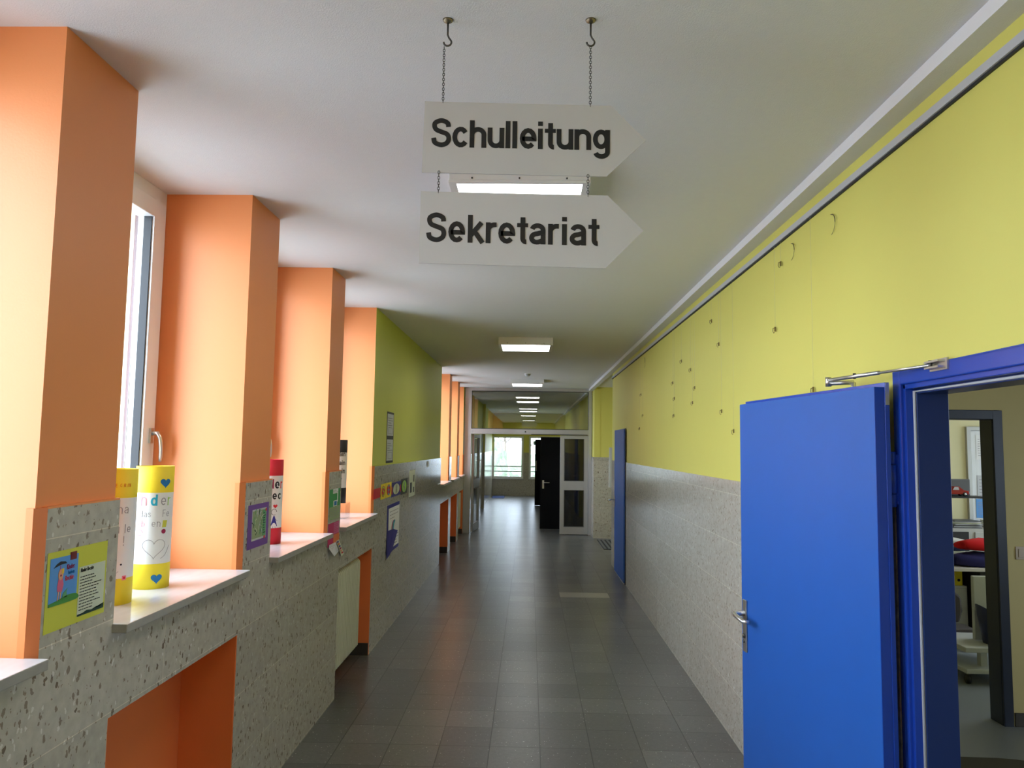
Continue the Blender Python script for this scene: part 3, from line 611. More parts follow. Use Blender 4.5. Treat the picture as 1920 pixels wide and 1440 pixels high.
# ---- hanging signs
def ovals(mb, x, yy, z0, z1, pitch=.0072):
    n = max(2, round((z1-z0)/pitch)); p = (z1-z0)/n
    for i in range(n):
        zc = z0+p*(i+.5); pts = []
        for j in range(12):
            t = 2*PI*j/12; a_, b_ = .0030*math.cos(t), (p*.68)*math.sin(t)
            pts.append((x+a_, yy, zc+b_) if i % 2 else (x, yy+a_, zc+b_))
        mb.tube(pts, .0009, 'iron', 5, closed=True)
YS = 2.025
tilt = -.017
def sign(corners, words, xs, base, label, chains, cx):
    o = thing('hanging_sign', (cx, YS, corners[0][1]), label, 'sign', 'white arrow signs on chains')
    m = MB(); m.prism([(a, b) for a, b in corners], (0, YS, 0), (1, 0, 0), (0, 0, 1), (0, 1, 0), .004, 'board'); m.build('board', o)
    m = MB(); F = lambda a, b, off: (a, YS-.0002-off, b)
    u = 5.6e-4
    for ch, x0 in zip(words, xs):
        X = SX(x0); Y_ = base(X)
        def F2(a, b, off, X=X, Y_=Y_): return (a, YS-.0002-off, b+(a-X)*tilt)
        glyph(m, ch, X, Y_, 106*u, 24*u, F2, 'ink', 1.12)
    m.build('lettering', o)
    for x, z0, z1 in chains:
        m = MB(); ovals(m, x, YS, z0, z1); m.build('chain', o)
    return o
def SX(zx): return (760+zx/2.6667-993+.0125*(270-837))/1400*2.03*1.033   # photo column inside the sign crop -> x
# corrected columns from measured corner pairs
def SX(zx): return -.307+(zx-97)*(.214+.307)/(1028-97)
s1 = sign([(-.311, 2.549), (.204, 2.540), (.313, 2.644), (.216, 2.744), (-.307, 2.755)], 'Schulleitung',
     [132, 238, 325, 415, 505, 539, 575, 667, 702, 760, 849, 941], lambda X: 2.624+(X+.307)*tilt-.0005,
     'upper hanging arrow sign reading Schulleitung, pointing at the yellow wall', [(-.256, 2.752, 2.915), (.158, 2.742, 2.918)], 0)
s2 = sign([(-.313, 2.291), (.202, 2.281), (.306, 2.387), (.208, 2.486), (-.312, 2.495)], 'Sekretariat',
     [118, 227, 325, 414, 475, 570, 629, 722, 791, 829, 922], lambda X: 2.352+(X+.307)*tilt,
     'lower hanging arrow sign reading Sekretariat, hung under the other sign', [(-.263, 2.492, 2.553), (.153, 2.484, 2.545)], 0)
for x, lab in ((-.247, 'dark ceiling hook carrying the chain at the square end of the signs'), (.158, 'dark ceiling hook carrying the chain near the arrow tip of the signs')):
    o = thing('ceiling_hook', (x, YS, H), lab, 'hook', 'ceiling hooks')
    m = MB(); m.lathe([(0, -.010), (.006, -.009), (.013, -.004), (.015, 0), (0, 0)], (x, YS, H), 'brass', 24); m.build('rosette', o)
    m = MB(); s = 1 if x > 0 else -1
    m.tube([(x, YS, H-.005), (x, YS, H-.045), (x+.004, YS, H-.054), (x+.010, YS, H-.062)]+[(x+.0*0+.011*math.cos(math.radians(t)), YS, H-.066+.011*math.sin(math.radians(t))) for t in range(0, -200, -20)], .0027, 'iron', 8)
    m.build('hook', o)

# ---- ceiling lights
def ceiling_light(y0, label):
    o = thing('ceiling_light', (-.06, y0+.3, H), label, 'ceiling light', 'square ceiling lights in a row'); x0, x1 = -.36, .245; z0 = H-.085; f = .032
    m = MB(); m.box(x0, x1, y0, y0+.6, H-.075, H, 'lampbox'); m.build('housing', o, bevel=.004)
    m = MB()
    m.box(x0, x0+f, y0, y0+.6, z0, H-.075, 'lampbox'); m.box(x1-f, x1, y0, y0+.6, z0, H-.075, 'lampbox'); m.box(x0+f, x1-f, y0, y0+f*.6, z0, H-.075, 'lampbox'); m.box(x0+f, x1-f, y0+.6-f*.6, y0+.6, z0, H-.075, 'lampbox')
    m.build('frame', o)
    m = MB(); m.box(x0+f, x1-f, y0+f*.6, y0+.6-f*.6, z0+.003, H-.075, 'diffuser'); m.build('diffuser', o)
    for xx in (x0+.10, (x0+x1)/2, x1-.10):
        m = MB(); m.tube([(xx, y0+.001, H-.066), (xx, y0-.004, H-.066)], .004, 'iron', 8); m.build('screw', o)
for y0, lab in ((3.10, 'nearest lit square ceiling light, partly hidden behind the arrow signs'), (8.2, 'second lit ceiling light, in line above the middle of the corridor'),
                (13.42, 'lit ceiling light just in front of the glazed partition, beyond the smoke detector'), (18.65, 'lit ceiling light seen first through the glass above the partition doors'),
                (23.8, 'farthest lit ceiling light, seen through the glass above the partition doors'), (-2.1, 'lit ceiling light behind the viewpoint'), (-7.2, 'last lit ceiling light near the end wall behind the viewpoint')):
    ceiling_light(y0, lab)
o = thing('smoke_detector', (-.05, 12.4, H), 'small white round smoke detector on the ceiling', 'smoke detector')
MB().lathe([(0, -.045), (.03, -.043), (.045, -.03), (.05, -.012), (.055, -.01), (.055, 0)], (-.05, 12.4, H), 'lampbox', 24).build('housing', o)
MB().lathe([(.046, -.029), (.051, -.012)], (-.05, 12.4, H), 'cab_grey', 24).build('vent_ring', o)

for x, y, z, nm in ((3.4, 2.6, H, 'ceiling light of the small room inside the blue office door'), (4.6, 6.5, H, 'added unseen ceiling light brightening the inner office with the desk')):  # inner office light is added out of view to brighten that room
    o = thing('ceiling_light', (x, y, z), nm, 'ceiling light')
    MB().box(x-.3, x+.3, y-.3, y+.3, z-.075, z, 'lampbox').build('housing', o, bevel=.004)
    MB().box(x-.27, x+.27, y-.27, y+.27, z-.085, z-.0755, 'diffuser').build('diffuser', o)
# ---- radiators in the niches
def radiator(y0, y1, label):
    o = thing('radiator', (-1.47, (y0+y1)/2, .15), label, 'radiator'); n = round((y1-y0)/.046)
    z0, z1, x0, x1 = .16, .865, -1.53, -1.372
    pr = [(x0, z0), (x1-.006, z0), (x1, z0+.008)]+[(x1-.045+.045*math.cos(math.radians(t)), z1-.045+.045*math.sin(math.radians(t))) for t in range(0, 100, 15)]+[(x0, z1)]
    first = None
    for i in range(n):
        yy = y0+(y1-y0)*i/n
        if first is None:
            first = MB().prism(pr, (0, yy+.005, 0), (1, 0, 0), (0, 0, 1), (0, 1, 0), .027, 'radiator').build('fin', o, bevel=.010); base = first.location.copy()
        else:
            c = first.copy(); COL.objects.link(c); c.parent = o; c.location = base+Vector((0, yy-y0, 0))
    for zz in (z0+.06, z1-.07): MB().tube([(x0+.02, y0, zz), (x0+.02, y1, zz)], .02, 'radiator', 12).build('header_pipe', o)
    for yy in (y0+.15, y1-.15):
        m = MB(); m.box(-1.598, x0+.02, yy-.012, yy+.012, .55, .60, 'radiator'); m.build('bracket', o)
radiator(5.42, 6.20, 'ivory ribbed radiator in the orange niche below the black and white tube')
radiator(14.56, 15.16, 'pale ribbed radiator in the far niche next to the glazed partition')

# ---- paper tubes on the sills
def tube_thing(cx, cyy, z0, h, r, k, white, label, deco, kmid='paper_white'):
    o = thing('paper_tube', (cx, cyy, z0), label, 'paper tube', 'decorated paper tubes on the window sills')
    w0, w1 = white
    m = MB(); prof = [(r-.0012, 0, k), (r, 0, k), (r, w0, kmid), (r, w1, k), (r, h, k), (r-.0012, h, k), (r-.0012, 0, k)]
    m.lathe(prof, (cx, cyy, z0), k, 48); m.build('tube', o)
    th0 = math.atan2(-cyy, -cx)      # towards the viewer
    def F(a, b, off): t = th0+a/r; return (cx+(r+off+.0003)*math.cos(t), cyy+(r+off+.0003)*math.sin(t), z0+b)
    deco(o, F)
def d1(o, F):
    for c, ch, x in (('pen_orange', 'E', -.002), ('pen_orange', 'C', .013), ('pen_orange', 'R', .026), ('pen_orange', 'I', .039), ('pen_orange', 'N', .045)):
        m = MB(); glyph(m, ch, x, .425, .009, .0013, F, c); m.build('letter', o)
    m = MB(); text(m, 'ha', .008, .328, .026, .0022, F, 'pen_grey'); m.build('handwriting', o); m = MB(); text(m, 'u le', .002, .258, .024, .0022, F, 'pen_grey'); glyph(m, '!', .032, .212, .026, .002, F, 'pen_grey')
    m.build('handwriting', o)
    m = MB(); text(m, 'en', -.02, .212, .022, .0025, F, 'pen_red'); m.build('red_handwriting', o)
    m = MB()
    for x in (.008, .03): fan(m, [(x+.0035*math.cos(t), .145+.0035*math.sin(t)) for t in [i*PI/5 for i in range(10)]], F, 'ink')
    stroke(m, [(.012, .12), (.012, .1), (.004, .09)], .001, F, 'pen_grey'); stroke(m, [(.012, .1), (.02, .09)], .001, F, 'pen_grey'); stroke(m, [(.002, .122), (.012, .112), (.022, .122)], .001, F, 'pen_grey')
    m.build('stick_figure', o)
    m = MB(); fan(m, rect(.036, .052, .088, .104), F, 'pen_pink'); fan(m, rect(.040, .048, .092, .1), F, 'pen_red', .001); m.build('drawn_box', o)
def d2_(o, F):
    for ch, x, c, s in (('n', -.053, 'pen_pink', .038), ('d', -.012, 'pen_cyan', .034), ('e', .024, 'pen_grey', .034), ('r', .054, 'pen_green', .034)):
        m = MB(); glyph(m, ch, x, .333, s, .0075 if ch == 'd' else .0035, F, c); m.build('letter', o)
    m = MB(); text(m, 'das', -.055, .287, .020, .0016, F, 'pen_grey'); m.build('handwriting', o); m = MB(); text(m, 'Fe', .034, .287, .022, .0018, F, 'pen_grey'); m.build('handwriting', o)
    m = MB(); text(m, 'leb', -.07, .248, .020, .0016, F, 'pen_pink'); m.build('pink_handwriting', o)
    m = MB(); text(m, 'en', -.006, .248, .022, .002, F, 'pen_grey'); m.build('pencil_handwriting', o)
    m = MB(); fan(m, [(.036, .245), (.053, .245), (.057, .273), (.038, .273)], F, 'paper_lime'); m.build('exclamation_bar', o)
    m = MB(); fan(m, [(.043+.0095*math.cos(t), .229+.0095*math.sin(t)) for t in [i*PI/8 for i in range(16)]], F, 'pen_maroon'); m.build('exclamation_dot', o)
    m = MB(); hh = heart(.008, .165, .085); stroke(m, hh+[hh[0]], .0016, F, 'pen_grey'); m.build('drawn_heart', o)
    m = MB(); stroke(m, cat([(.035, .12), (.055, .135), (.075, .17)]), .0016, F, 'pen_grey'); m.build('pencil_line', o); m = MB(); stroke(m, [(-.06, .215), (-.045, .215)], .002, F, 'pen_pink'); stroke(m, arc(-.05, .225, .012, .012, 0, 300), .002, F, 'pen_pink'); m.build('doodle', o)
    for z in (.425, .042):
        m = MB(); fan(m, heart(.042 if z > .2 else .024, z, .042), F, 'heart_blue'); m.build('paper_heart', o)
def d3(o, F):
    for ch, x, z, s, t, c in (('d', -.01, .325, .042, .007, 'pen_maroon'), ('e', .026, .325, .042, .009, 'ink'), ('r', .064, .325, .042, .007, 'pen_red'), ('R', -.03, .262, .036, .006, 'pen_maroon'), ('e', .014, .262, .036, .008, 'ink'), ('c', .048, .262, .036, .008, 'ink')):
        m = MB(); glyph(m, ch, x, z, s, t, F, c); m.build('letter', o)
    m = MB(); fan(m, heart(.034, .222, .026), F, 'pen_red'); m.build('paper_heart', o)
    m = MB(); F0 = F; F = lambda a, b, off: F0(a+.014, b, off)
    fan(m, [(-.006, .105), (.036, .105), (.018, .165), (.010, .165)], F, 'paper_navy'); stroke(m, arc(.014, .188, .016, .018, 0, 300), .0025, F, 'ink'); stroke(m, [(.01, .105), (.008, .09)], .0015, F, 'ink'); stroke(m, [(.022, .105), (.026, .09)], .0015, F, 'ink'); stroke(m, [(.016, .155), (.036, .135)], .0015, F, 'ink')
    m.build('drawn_girl', o)
def d4(o, F):
    for z in (.37, .30, .235): m = MB(); text(m, 'Hain', -.02, z, .028, .006, F, 'ink'); m.build('lettering', o)
    m = MB(); fan(m, heart(.02, .19, .024), F, 'heart_blue'); m.build('paper_heart', o)
tube_thing(-1.538, 2.77, Z_SILL, .49, .072, 'paper_yellow', (.095, .385), 'yellow and white paper tube with the letters ECRIN, half hidden behind the pier', d1)
tube_thing(-1.551, 3.085, Z_SILL, .492, .0725, 'paper_yellow', (.10, .385), 'yellow and white paper tube with blue hearts, standing in full view', d2_)
tube_thing(-1.545, 4.46, Z_SILL, .495, .072, 'paper_red', (.095, .40), 'red and white paper tube with a drawn girl, on the second sill', d3)
tube_thing(-1.535, 6.00, Z_SILL+.125, .50, .068, 'paper_black', (.12, .40), 'black and white paper tube raised on a clear box on the third sill', d4)
m = MB(); m.box(-1.62, -1.45, 5.93, 6.09, Z_SILL, Z_SILL+.125, 'acrylic', skip='')
m.build('clear_box', None, bevel=.004, label='clear plastic box under the black paper tube', category='box')

# ---- paper on the walls (left): F maps (y, z) on the stone face
def FW(x): return lambda a, b, off: (x+.0004+off, a, b)
def sheet(mb, x, y0, y1, z0, z1, k, lift=.0008, sk_=0.0, skz=0.0):
    mb.add([(x, y0, z0), (x, y1, z0+skz), (x, y1+sk_, z1+skz), (x, y0+sk_, z1), (x+lift, y0, z0), (x+lift, y1, z0+skz), (x+lift, y1+sk_, z1+skz), (x+lift, y0+sk_, z1)],
           [(0, 1, 2, 3), (4, 7, 6, 5), (0, 4, 5, 1), (1, 5, 6, 2), (2, 6, 7, 3), (3, 7, 4, 0)], k)
def poster(name, label, y0, y1, z0, z1, k, x=XL, **kw):
    o = thing(name, (x, (y0+y1)/2, z0), label, 'poster'); m = MB(); sheet(m, x+.0005, y0, y1, z0, z1, k, **kw); m.build('backing_sheet', o); return o
x0 = XL+.0016
o = poster('paper_poster', 'lime paper with a blue picture page and a Kinder-Rechte text page on the nearest pier', 2.10, 2.398, 1.245, 1.470, 'paper_lime')
m = MB(); sheet(m, x0, 2.112, 2.243, 1.318, 1.452, 'paper_sky'); pic = m.build('picture_page', o); F = FW(x0+.001)
pp = lambda mb, nm: mb.build(nm, o)
m = MB(); fan(m, cat([(2.112, 1.318), (2.243, 1.318), (2.243, 1.334), (2.20, 1.338), (2.15, 1.330), (2.112, 1.326)], 3), F, 'grass_green'); pp(m, 'drawn_meadow')
m = MB(); fan(m, [(2.148, 1.355), (2.170, 1.352), (2.176, 1.372), (2.170, 1.392), (2.152, 1.392), (2.147, 1.370)], F, 'dress_pink'); fan(m, [(2.154+.011*math.cos(t)+.006, 1.402+.016*math.sin(t)) for t in [i*PI/6 for i in range(12)]], F, 'skin', .0012)
fan(m, rect(2.163, 2.173, 1.404, 1.418), F, 'hair_yellow', .0016); fan(m, rect(2.157, 2.163, 1.397, 1.402), F, 'pen_maroon', .0018); stroke(m, [(2.154, 1.355), (2.152, 1.328)], .004, F, 'skin'); stroke(m, [(2.165, 1.355), (2.163, 1.328)], .004, F, 'skin'); stroke(m, [(2.158, 1.418), (2.158, 1.428)], .003, F, 'paper_rose')
pp(m, 'drawn_girl')
m = MB(); fan(m, [(2.126, 1.424), (2.14, 1.434), (2.158, 1.440), (2.180, 1.437), (2.187, 1.431), (2.158, 1.430)], F, 'paper_black'); pp(m, 'drawn_umbrella')
m = MB(); fan(m, [(2.172, 1.333), (2.196, 1.333), (2.192, 1.348), (2.196, 1.358), (2.186, 1.352), (2.176, 1.345)], F, 'paper_mint'); pp(m, 'drawn_frog')
m = MB(); text(m, 'Kinder', 2.188, 1.412, .0105, .0014, F, 'pen_maroon', .8); text(m, 'haben', 2.196, 1.397, .0085, .0012, F, 'heart_blue', .8); text(m, 'Rechte', 2.183, 1.380, .0105, .0014, F, 'pen_red', .8); pp(m, 'title_lettering')
m = MB(); sheet(m, x0, 2.252, 2.389, 1.262, 1.408, 'paper_cream'); pp(m, 'text_page')
m = MB(); text(m, 'Kinder-Rechte', 2.258, 1.392, .0085, .0012, F, 'ink', .8); wordlines(m, 2.258, 2.37, 1.382, 1.275, 12, F, 'ink', .28); pp(m, 'page_text')
m = MB(); fan(m, [(2.252, 1.262), (2.389, 1.262), (2.389, 1.278), (2.37, 1.270), (2.35, 1.274), (2.33, 1.268), (2.30, 1.273), (2.27, 1.266), (2.252, 1.268)], F, 'dark_green'); pp(m, 'drawn_hedge')
m = MB(); sheet(m, x0+.001, 2.203, 2.233, 1.437, 1.460, 'tape'); pp(m, 'tape_strip')
m = MB(); sheet(m, x0+.001, 2.197, 2.227, 1.322, 1.331, 'pen_red'); pp(m, 'tape_strip')
# purple framed picture on the second pier
o = poster('paper_poster', 'purple paper mount with a green painted page on the second pier', 3.60, 3.885, 1.272, 1.485, 'paper_purple')
m = MB(); sheet(m, x0, 3.652, 3.848, 1.308, 1.460, 'paper_grey'); m.build('white_border', o)
m = MB(); sheet(m, x0+.001, 3.658, 3.842, 1.318, 1.452, 'paper_sage'); m.build('picture_page', o)
m = MB(); rr = random.Random(3)
for i in range(26):
    a, b = rr.uniform(3.665, 3.79), rr.uniform(1.325, 1.44); stroke(m, cat([(a, b), (a+rr.uniform(-.02, .02), b+.014), (a+rr.uniform(-.02, .03), b+.026)]), .0045, FW(x0+.002), rr.choice(['paper_cream', 'dark_green', 'paper_mint', 'paper_grey']))
fan(m, rect(3.795, 3.838, 1.322, 1.448), FW(x0+.0019), 'paper_mint'); wordlines(m, 3.80, 3.835, 1.44, 1.33, 9, FW(x0+.0026), 'dark_green'); m.build('painted_figures', o)
for yy, zz in ((3.828, 1.448), (3.815, 1.312)):
    m = MB(); sheet(m, x0+.003, yy, yy+.016, zz-.006, zz+.008, 'pen_red'); m.build('tape_strip', o)
# third pier: green flyer, pink collage
o = poster('paper_poster', 'green flyer with white boxes and a grey text page on the third pier', 5.068, 5.352, 1.352, 1.476, 'paper_green')
m = MB(); sheet(m, x0, 5.075, 5.345, 1.268, 1.356, 'paper_sage'); m.build('text_page', o)
m = MB(); fan(m, rect(5.155, 5.29, 1.445, 1.477), FW(x0), 'paper_white'); fan(m, rect(5.27, 5.29, 1.385, 1.445), FW(x0), 'paper_white'); fan(m, rect(5.17, 5.27, 1.356, 1.396), FW(x0), 'paper_white'); fan(m, rect(5.19, 5.255, 1.362, 1.391), FW(x0+.0008), 'heart_blue'); m.build('printed_boxes', o)
m = MB(); wordlines(m, 5.09, 5.33, 1.345, 1.285, 5, FW(x0+.001), 'pen_grey', .3); wordlines(m, 5.165, 5.285, 1.473, 1.449, 3, FW(x0+.001), 'pen_grey', .3); m.build('page_text', o)
o = thing('paper_collage', (XL, 5.2, 1.04), 'pink and orange paper collage with a hanging grey page on the third pier', 'collage')
m = MB(); sheet(m, XL+.0005, 5.06, 5.345, 1.09, 1.246, 'paper_pink'); m.build('backing_sheet', o)
m = MB(); sheet(m, x0, 5.20, 5.345, 1.165, 1.242, 'paper_rose'); wordlines(m, 5.21, 5.335, 1.235, 1.175, 5, FW(x0+.001), 'paper_pink', .3); m.build('rose_note', o)
m = MB(); sheet(m, x0, 5.20, 5.36, 1.104, 1.160, 'paper_orange'); m.build('orange_note', o)
m = MB(); m.add([(XL+.004, 5.09, 1.105), (XL+.004, 5.26, 1.105), (XL+.03, 5.25, 1.045), (XL+.05, 5.06, 1.035), (XL+.012, 5.06, 1.085)], [(0, 1, 2, 3, 4)], 'paper_grey'); wordlines(m, 5.09, 5.24, 1.095, 1.05, 5, lambda a, b, off: (XL+.005+(1.105-b)*.55+off, a, b), 'pen_grey', .25); m.build('hanging_page', o)
m = MB(); m.add([(XL+.002, 5.27, 1.115), (XL+.002, 5.36, 1.115), (XL+.012, 5.47, .995), (XL+.014, 5.40, .985)], [(0, 1, 2, 3)], 'paper_cream')
for i in range(6): b = 1.10-.018*i; a = 5.29+.022*i; fan(m, rect(a, a+.045, b-.006, b+.006), lambda p, q_, off: (XL+.006+(1.11-q_)*.07+off, p, q_), ['paper_purple', 'paper_orange', 'paper_navy', 'pen_maroon', 'skin', 'pen_red'][i])
m.build('hanging_strip', o)
# green wall: tall black mount with two pages
XPo = XP
o = thing('notice_strip', (XP, 7.4, 1.6), 'tall black mount with two white pages on the green wall', 'notice'); m = MB(); sheet(m, XP+.0005, 7.12, 7.48, 1.610, 2.105, 'paper_black'); m.build('backing_sheet', o)
for z0_, z1_ in ((1.873, 2.085), (1.632, 1.838)):
    m = MB(); sheet(m, XP+.0016, 7.14, 7.455, z0_, z1_, 'paper_grey'); m.build('page', o)
    m = MB(); wordlines(m, 7.17, 7.43, z1_-.03, z0_+.09, 4, FW(XP+.0026), 'ink', .22); stroke(m, [(7.2, z0_+.02), (7.2, z0_+.08), (7.4, z0_+.08), (7.4, z0_+.02), (7.2, z0_+.02)], .003, FW(XP+.0026), 'ink', .0004); m.build('page_text', o)
# banner of letter cards
cards = [(6.50, 6.80, 1.31, 1.398, 'paper_red', None, 'plain red card at the window end of the letter row'),
         (6.82, 7.05, 1.285, 1.425, 'paper_yellow', 'S', 'yellow card with a striped letter beside the plain red card'),
         (7.06, 7.34, 1.285, 1.425, 'paper_yellow', 'E', 'yellow card with a green and red letter, second of the yellow pair'),
         (7.35, 7.88, 1.27, 1.412, 'paper_navy', 'N', 'navy card with a broad white and green letter in the letter row'),
         (7.89, 8.30, 1.26, 1.425, 'paper_black', 'K', 'black card with a green letter at the far end of the letter row')]
for a, b, c, d, k, ch, lab in cards:
    o = thing('letter_card', (XL, (a+b)/2, c), lab, 'card', 'row of letter cards on the stone wall'); m = MB(); sheet(m, XL+.0008, a, b, c, d, k, sk_=.01); m.build('card_sheet', o)
    if ch:
        m = MB(); F = FW(XL+.0022); cx = (a+b)/2; hh = (d-c)
        if k == 'paper_navy': fan(m, rect(a, a+.05, c+.03, d-.04), F, 'paper_red'); fan(m, rect(b-.05, b, c+.03, d-.04), F, 'paper_red')
        fan(m, [(cx+(b-a)*.34*math.cos(t), (c+d)/2+hh*.38*math.sin(t)) for t in [i*PI/8 for i in range(16)]], F, {'paper_yellow': 'paper_red', 'paper_navy': 'paper_cream', 'paper_black': 'pen_green'}[k]); m.build('painted_blob', o)
        m = MB(); wd = G[ch][0]; xh = hh*.48; glyph(m, ch, cx-wd*xh*.5*1.7, c+hh*.16, xh, .014, FW(XL+.003), {'S': 'pen_green', 'E': 'pen_cyan', 'N': 'dark_green', 'K': 'paper_purple'}[ch], 1.7); m.build('letter', o)
o = poster('notice_sheet', 'cream sheet with dark photos beside the row of letter cards', 8.43, 8.86, 1.20, 1.498, 'paper_cream')
m = MB(); fan(m, rect(8.49, 8.62, 1.245, 1.36), FW(x0), 'ink'); fan(m, rect(8.72, 8.80, 1.36, 1.44), FW(x0), 'ink'); fan(m, rect(8.72, 8.80, 1.24, 1.30), FW(x0), 'ink'); m.build('printed_photos', o)
# navy sheet with a curled corner
o = thing('paper_poster', (XL, 7.5, .70), 'navy sheet with a white drawing and a folded corner below the letter cards', 'poster')
m = MB(); sheet(m, XL+.0005, 7.16, 7.84, .74, 1.205, 'paper_navy'); m.build('backing_sheet', o)
m = MB(); sheet(m, x0, 7.24, 7.83, .775, 1.17, 'paper_white'); m.build('drawing_page', o)
m = MB(); rr = random.Random(5)
for i, c in enumerate(['paper_rose', 'paper_purple', 'paper_mint', 'heart_blue', 'pen_cyan']):
    stroke(m, arc(7.55+.025*i-.05, .955, .09, .075, 60+10*i, 300), .02, FW(x0+.001+.0004*i), c)
wordlines(m, 7.3, 7.78, 1.15, 1.05, 3, FW(x0+.001), 'pen_grey', .2); wordlines(m, 7.58, 7.8, .90, .79, 4, FW(x0+.001), 'ink', .2); m.build('drawing', o)
m = MB(); m.add([(XL+.003, 7.17, .965), (XL+.010, 7.45, .958), (XL+.024, 7.64, .925), (XL+.026, 7.34, .76), (XL+.012, 7.13, .70)], [(0, 1, 2, 3, 4)], 'paper_navy'); m.build('folded_corner', o)
m = MB(); m.box(XL, XL+.008, 9.9, 10.02, 1.50, 1.575, 'upvc'); m.build('switch_plate', label='small white switch plate near the top of the dark stone wall', category='switch', bevel=.002)

# ---- hanging wires with small picture hooks
hooks = [(3.81, 2.746), (3.91, 2.421), (5.28, 2.696), (5.08, 2.503), (6.34, 2.531), (5.98, 2.421), (6.73, 2.378), (5.83, 2.264), (6.65, 2.233), (6.68, 2.083), (5.91, 2.152), (5.02, 2.043), (4.73, 1.905), (3.40, 2.065), (8.65, 2.405), (8.5, 2.16), (8.75, 2.02)]
hooks.sort()
ordn = ['first', 'second', 'third', 'fourth', 'fifth', 'sixth', 'seventh', 'eighth', 'ninth', 'tenth', 'eleventh', 'twelfth', 'thirteenth', 'fourteenth', 'fifteenth', 'sixteenth', 'last']
for i, (yy, zz) in enumerate(hooks):
    o = thing('picture_hook', (XR-.006, yy, zz), 'small brass picture hook on a clear thread, %s from the open blue door' % ordn[i], 'picture hook', 'picture hooks on clear threads')
    xx = XR-.009
    m = MB(); m.tube([(xx, yy, 2.862), (xx, yy, zz-.0)], .0005, 'nylon', 4); m.build('thread', o)
    m = MB(); m.box(xx-.004, xx+.003, yy-.004, yy+.004, zz-.012, zz+.012, 'brass'); m.tube([(xx-.004, yy, zz+.006), (xx-.013, yy-.006, zz+.004), (xx-.015, yy-.008, zz-.012), (xx-.011, yy-.009, zz-.022), (xx-.004, yy-.006, zz-.018)], .0018, 'brass', 6); m.build('hook', o)
for yy, zz, r_, lab in ((3.19, 2.76, .045, 'dark wire loop curling out of the yellow wall nearest the ceiling rail end'), (3.68, 2.77, .042, 'thin pale wire loop on the yellow wall above the picture hooks'), (8.42, 2.75, .06, 'far small dark wire loop high on the yellow wall')):
    m = MB(); m.tube([(XR-.002-.006*math.sin(math.radians(90+t)), yy-.065*math.cos(math.radians(t)), zz+r_*math.sin(math.radians(t))) for t in range(-80, 85, 10)], [.0008]*8+[.0018]*9, 'iron', 6)
    m.build('wire_loop', label=lab, category='wire')

# ---- glazed partition
pt = thing('glazed_partition', (0, YF, 0), 'grey aluminium partition with a wide glass panel over the doors', 'partition')
m = MB(); d = .05
m.box(XL, -1.215, YF-d, YF+d, 0, H, 'alu'); m.box(1.21, XR-.012, YF-d, YF+d, 0, H, 'alu'); m.box(-1.215, 1.21, YF-d, YF+d, 2.93, H, 'alu'); m.box(-1.215, 1.21, YF-d, YF+d, 2.035, 2.14, 'alu')
m.build('frame', pt, bevel=.004)
B(-1.215, 1.21, YF-.006, YF+.006, 2.14, 2.93, 'pane').build('glass_panel', pt)
m = MB(); t = .010
m.box(-1.215, 1.21, YF-.03, YF-.02, 2.14, 2.152, 'rubber'); m.box(-1.215, 1.21, YF-.03, YF-.02, 2.918, 2.93, 'rubber'); m.box(-1.215, -1.203, YF-.03, YF-.02, 2.152, 2.918, 'rubber'); m.box(1.198, 1.21, YF-.03, YF-.02, 2.152, 2.918, 'rubber')
m.build('glazing_seal', pt)
m = MB(); m.box(.03, 1.19, YF-.06, YF-.052, 2.03, 2.045, 'rubber'); m.build('closer_rail', pt)
m = MB(); m.tube([(-.09, YF-.05, 2.09), (-.09, YF-.058, 2.09)], .014, 'rubber', 12); m.build('sensor', pt)
def glazed_leaf(o, u, org, W_, names=True):
    """leaf built from org along unit vector u; n is its thickness direction"""
    u = Vector(u); n = Vector((-u.y, u.x, 0))
    def bx(mb, a0, a1, n0, n1, z0, z1, k):
        P = [Vector(org)+u*a+n*b+Vector((0, 0, z)) for a in (a0, a1) for b in (n0, n1) for z in (z0, z1)]
        mb.add(P, [(0, 1, 3, 2), (4, 6, 7, 5), (0, 4, 5, 1), (2, 3, 7, 6), (0, 2, 6, 4), (1, 5, 7, 3)], k)
    m = MB(); s = .09
    bx(m, 0, s, -.025, .025, .012, 2.025, 'alu'); bx(m, W_-s, W_, -.025, .025, .012, 2.025, 'alu')
    for z0, z1 in ((.012, .17), (.90, 1.10), (1.95, 2.025)): bx(m, s, W_-s, -.025, .025, z0, z1, 'alu')
    m.build('leaf_frame', o, bevel=.003)
    for z0, z1 in ((.17, .90), (1.10, 1.95)):
        m = MB(); bx(m, s, W_-s, -.004, .004, z0, z1, 'glass'); m.build('glass_pane', o)
        m = MB()
        for q0, q1 in ((-.027, -.0255), (.0255, .027)):
            bx(m, s-.008, s, q0, q1, z0, z1, 'rubber'); bx(m, W_-s, W_-s+.008, q0, q1, z0, z1, 'rubber'); bx(m, s-.008, W_-s+.008, q0, q1, z1, z1+.008, 'rubber'); bx(m, s-.008, W_-s+.008, q0, q1, z0-.008, z0, 'rubber')
        m.build('glazing_seal', o)
    return bx
o = thing('glazed_door', (.63, YF, 0), 'closed narrow glazed door leaf at the recess end of the partition', 'door')
glazed_leaf(o, (1, 0, 0), (.632, YF, 0), .575)
o = thing('glazed_door', (-1.19, YF, 0), 'glazed door leaf standing open beside the window wall', 'door')
bx = glazed_leaf(o, Vector((.075, .99, 0)).normalized(), (-1.18, YF+.075, 0), .90)
m = MB(); bx(m, .80, .825, -.075, -.06, .85, 1.5, 'steel'); bx(m, .80, .825, -.06, -.025, .87, .89, 'steel'); bx(m, .80, .825, -.06, -.025, 1.46, 1.48, 'steel'); m.build('pull_bar', o)
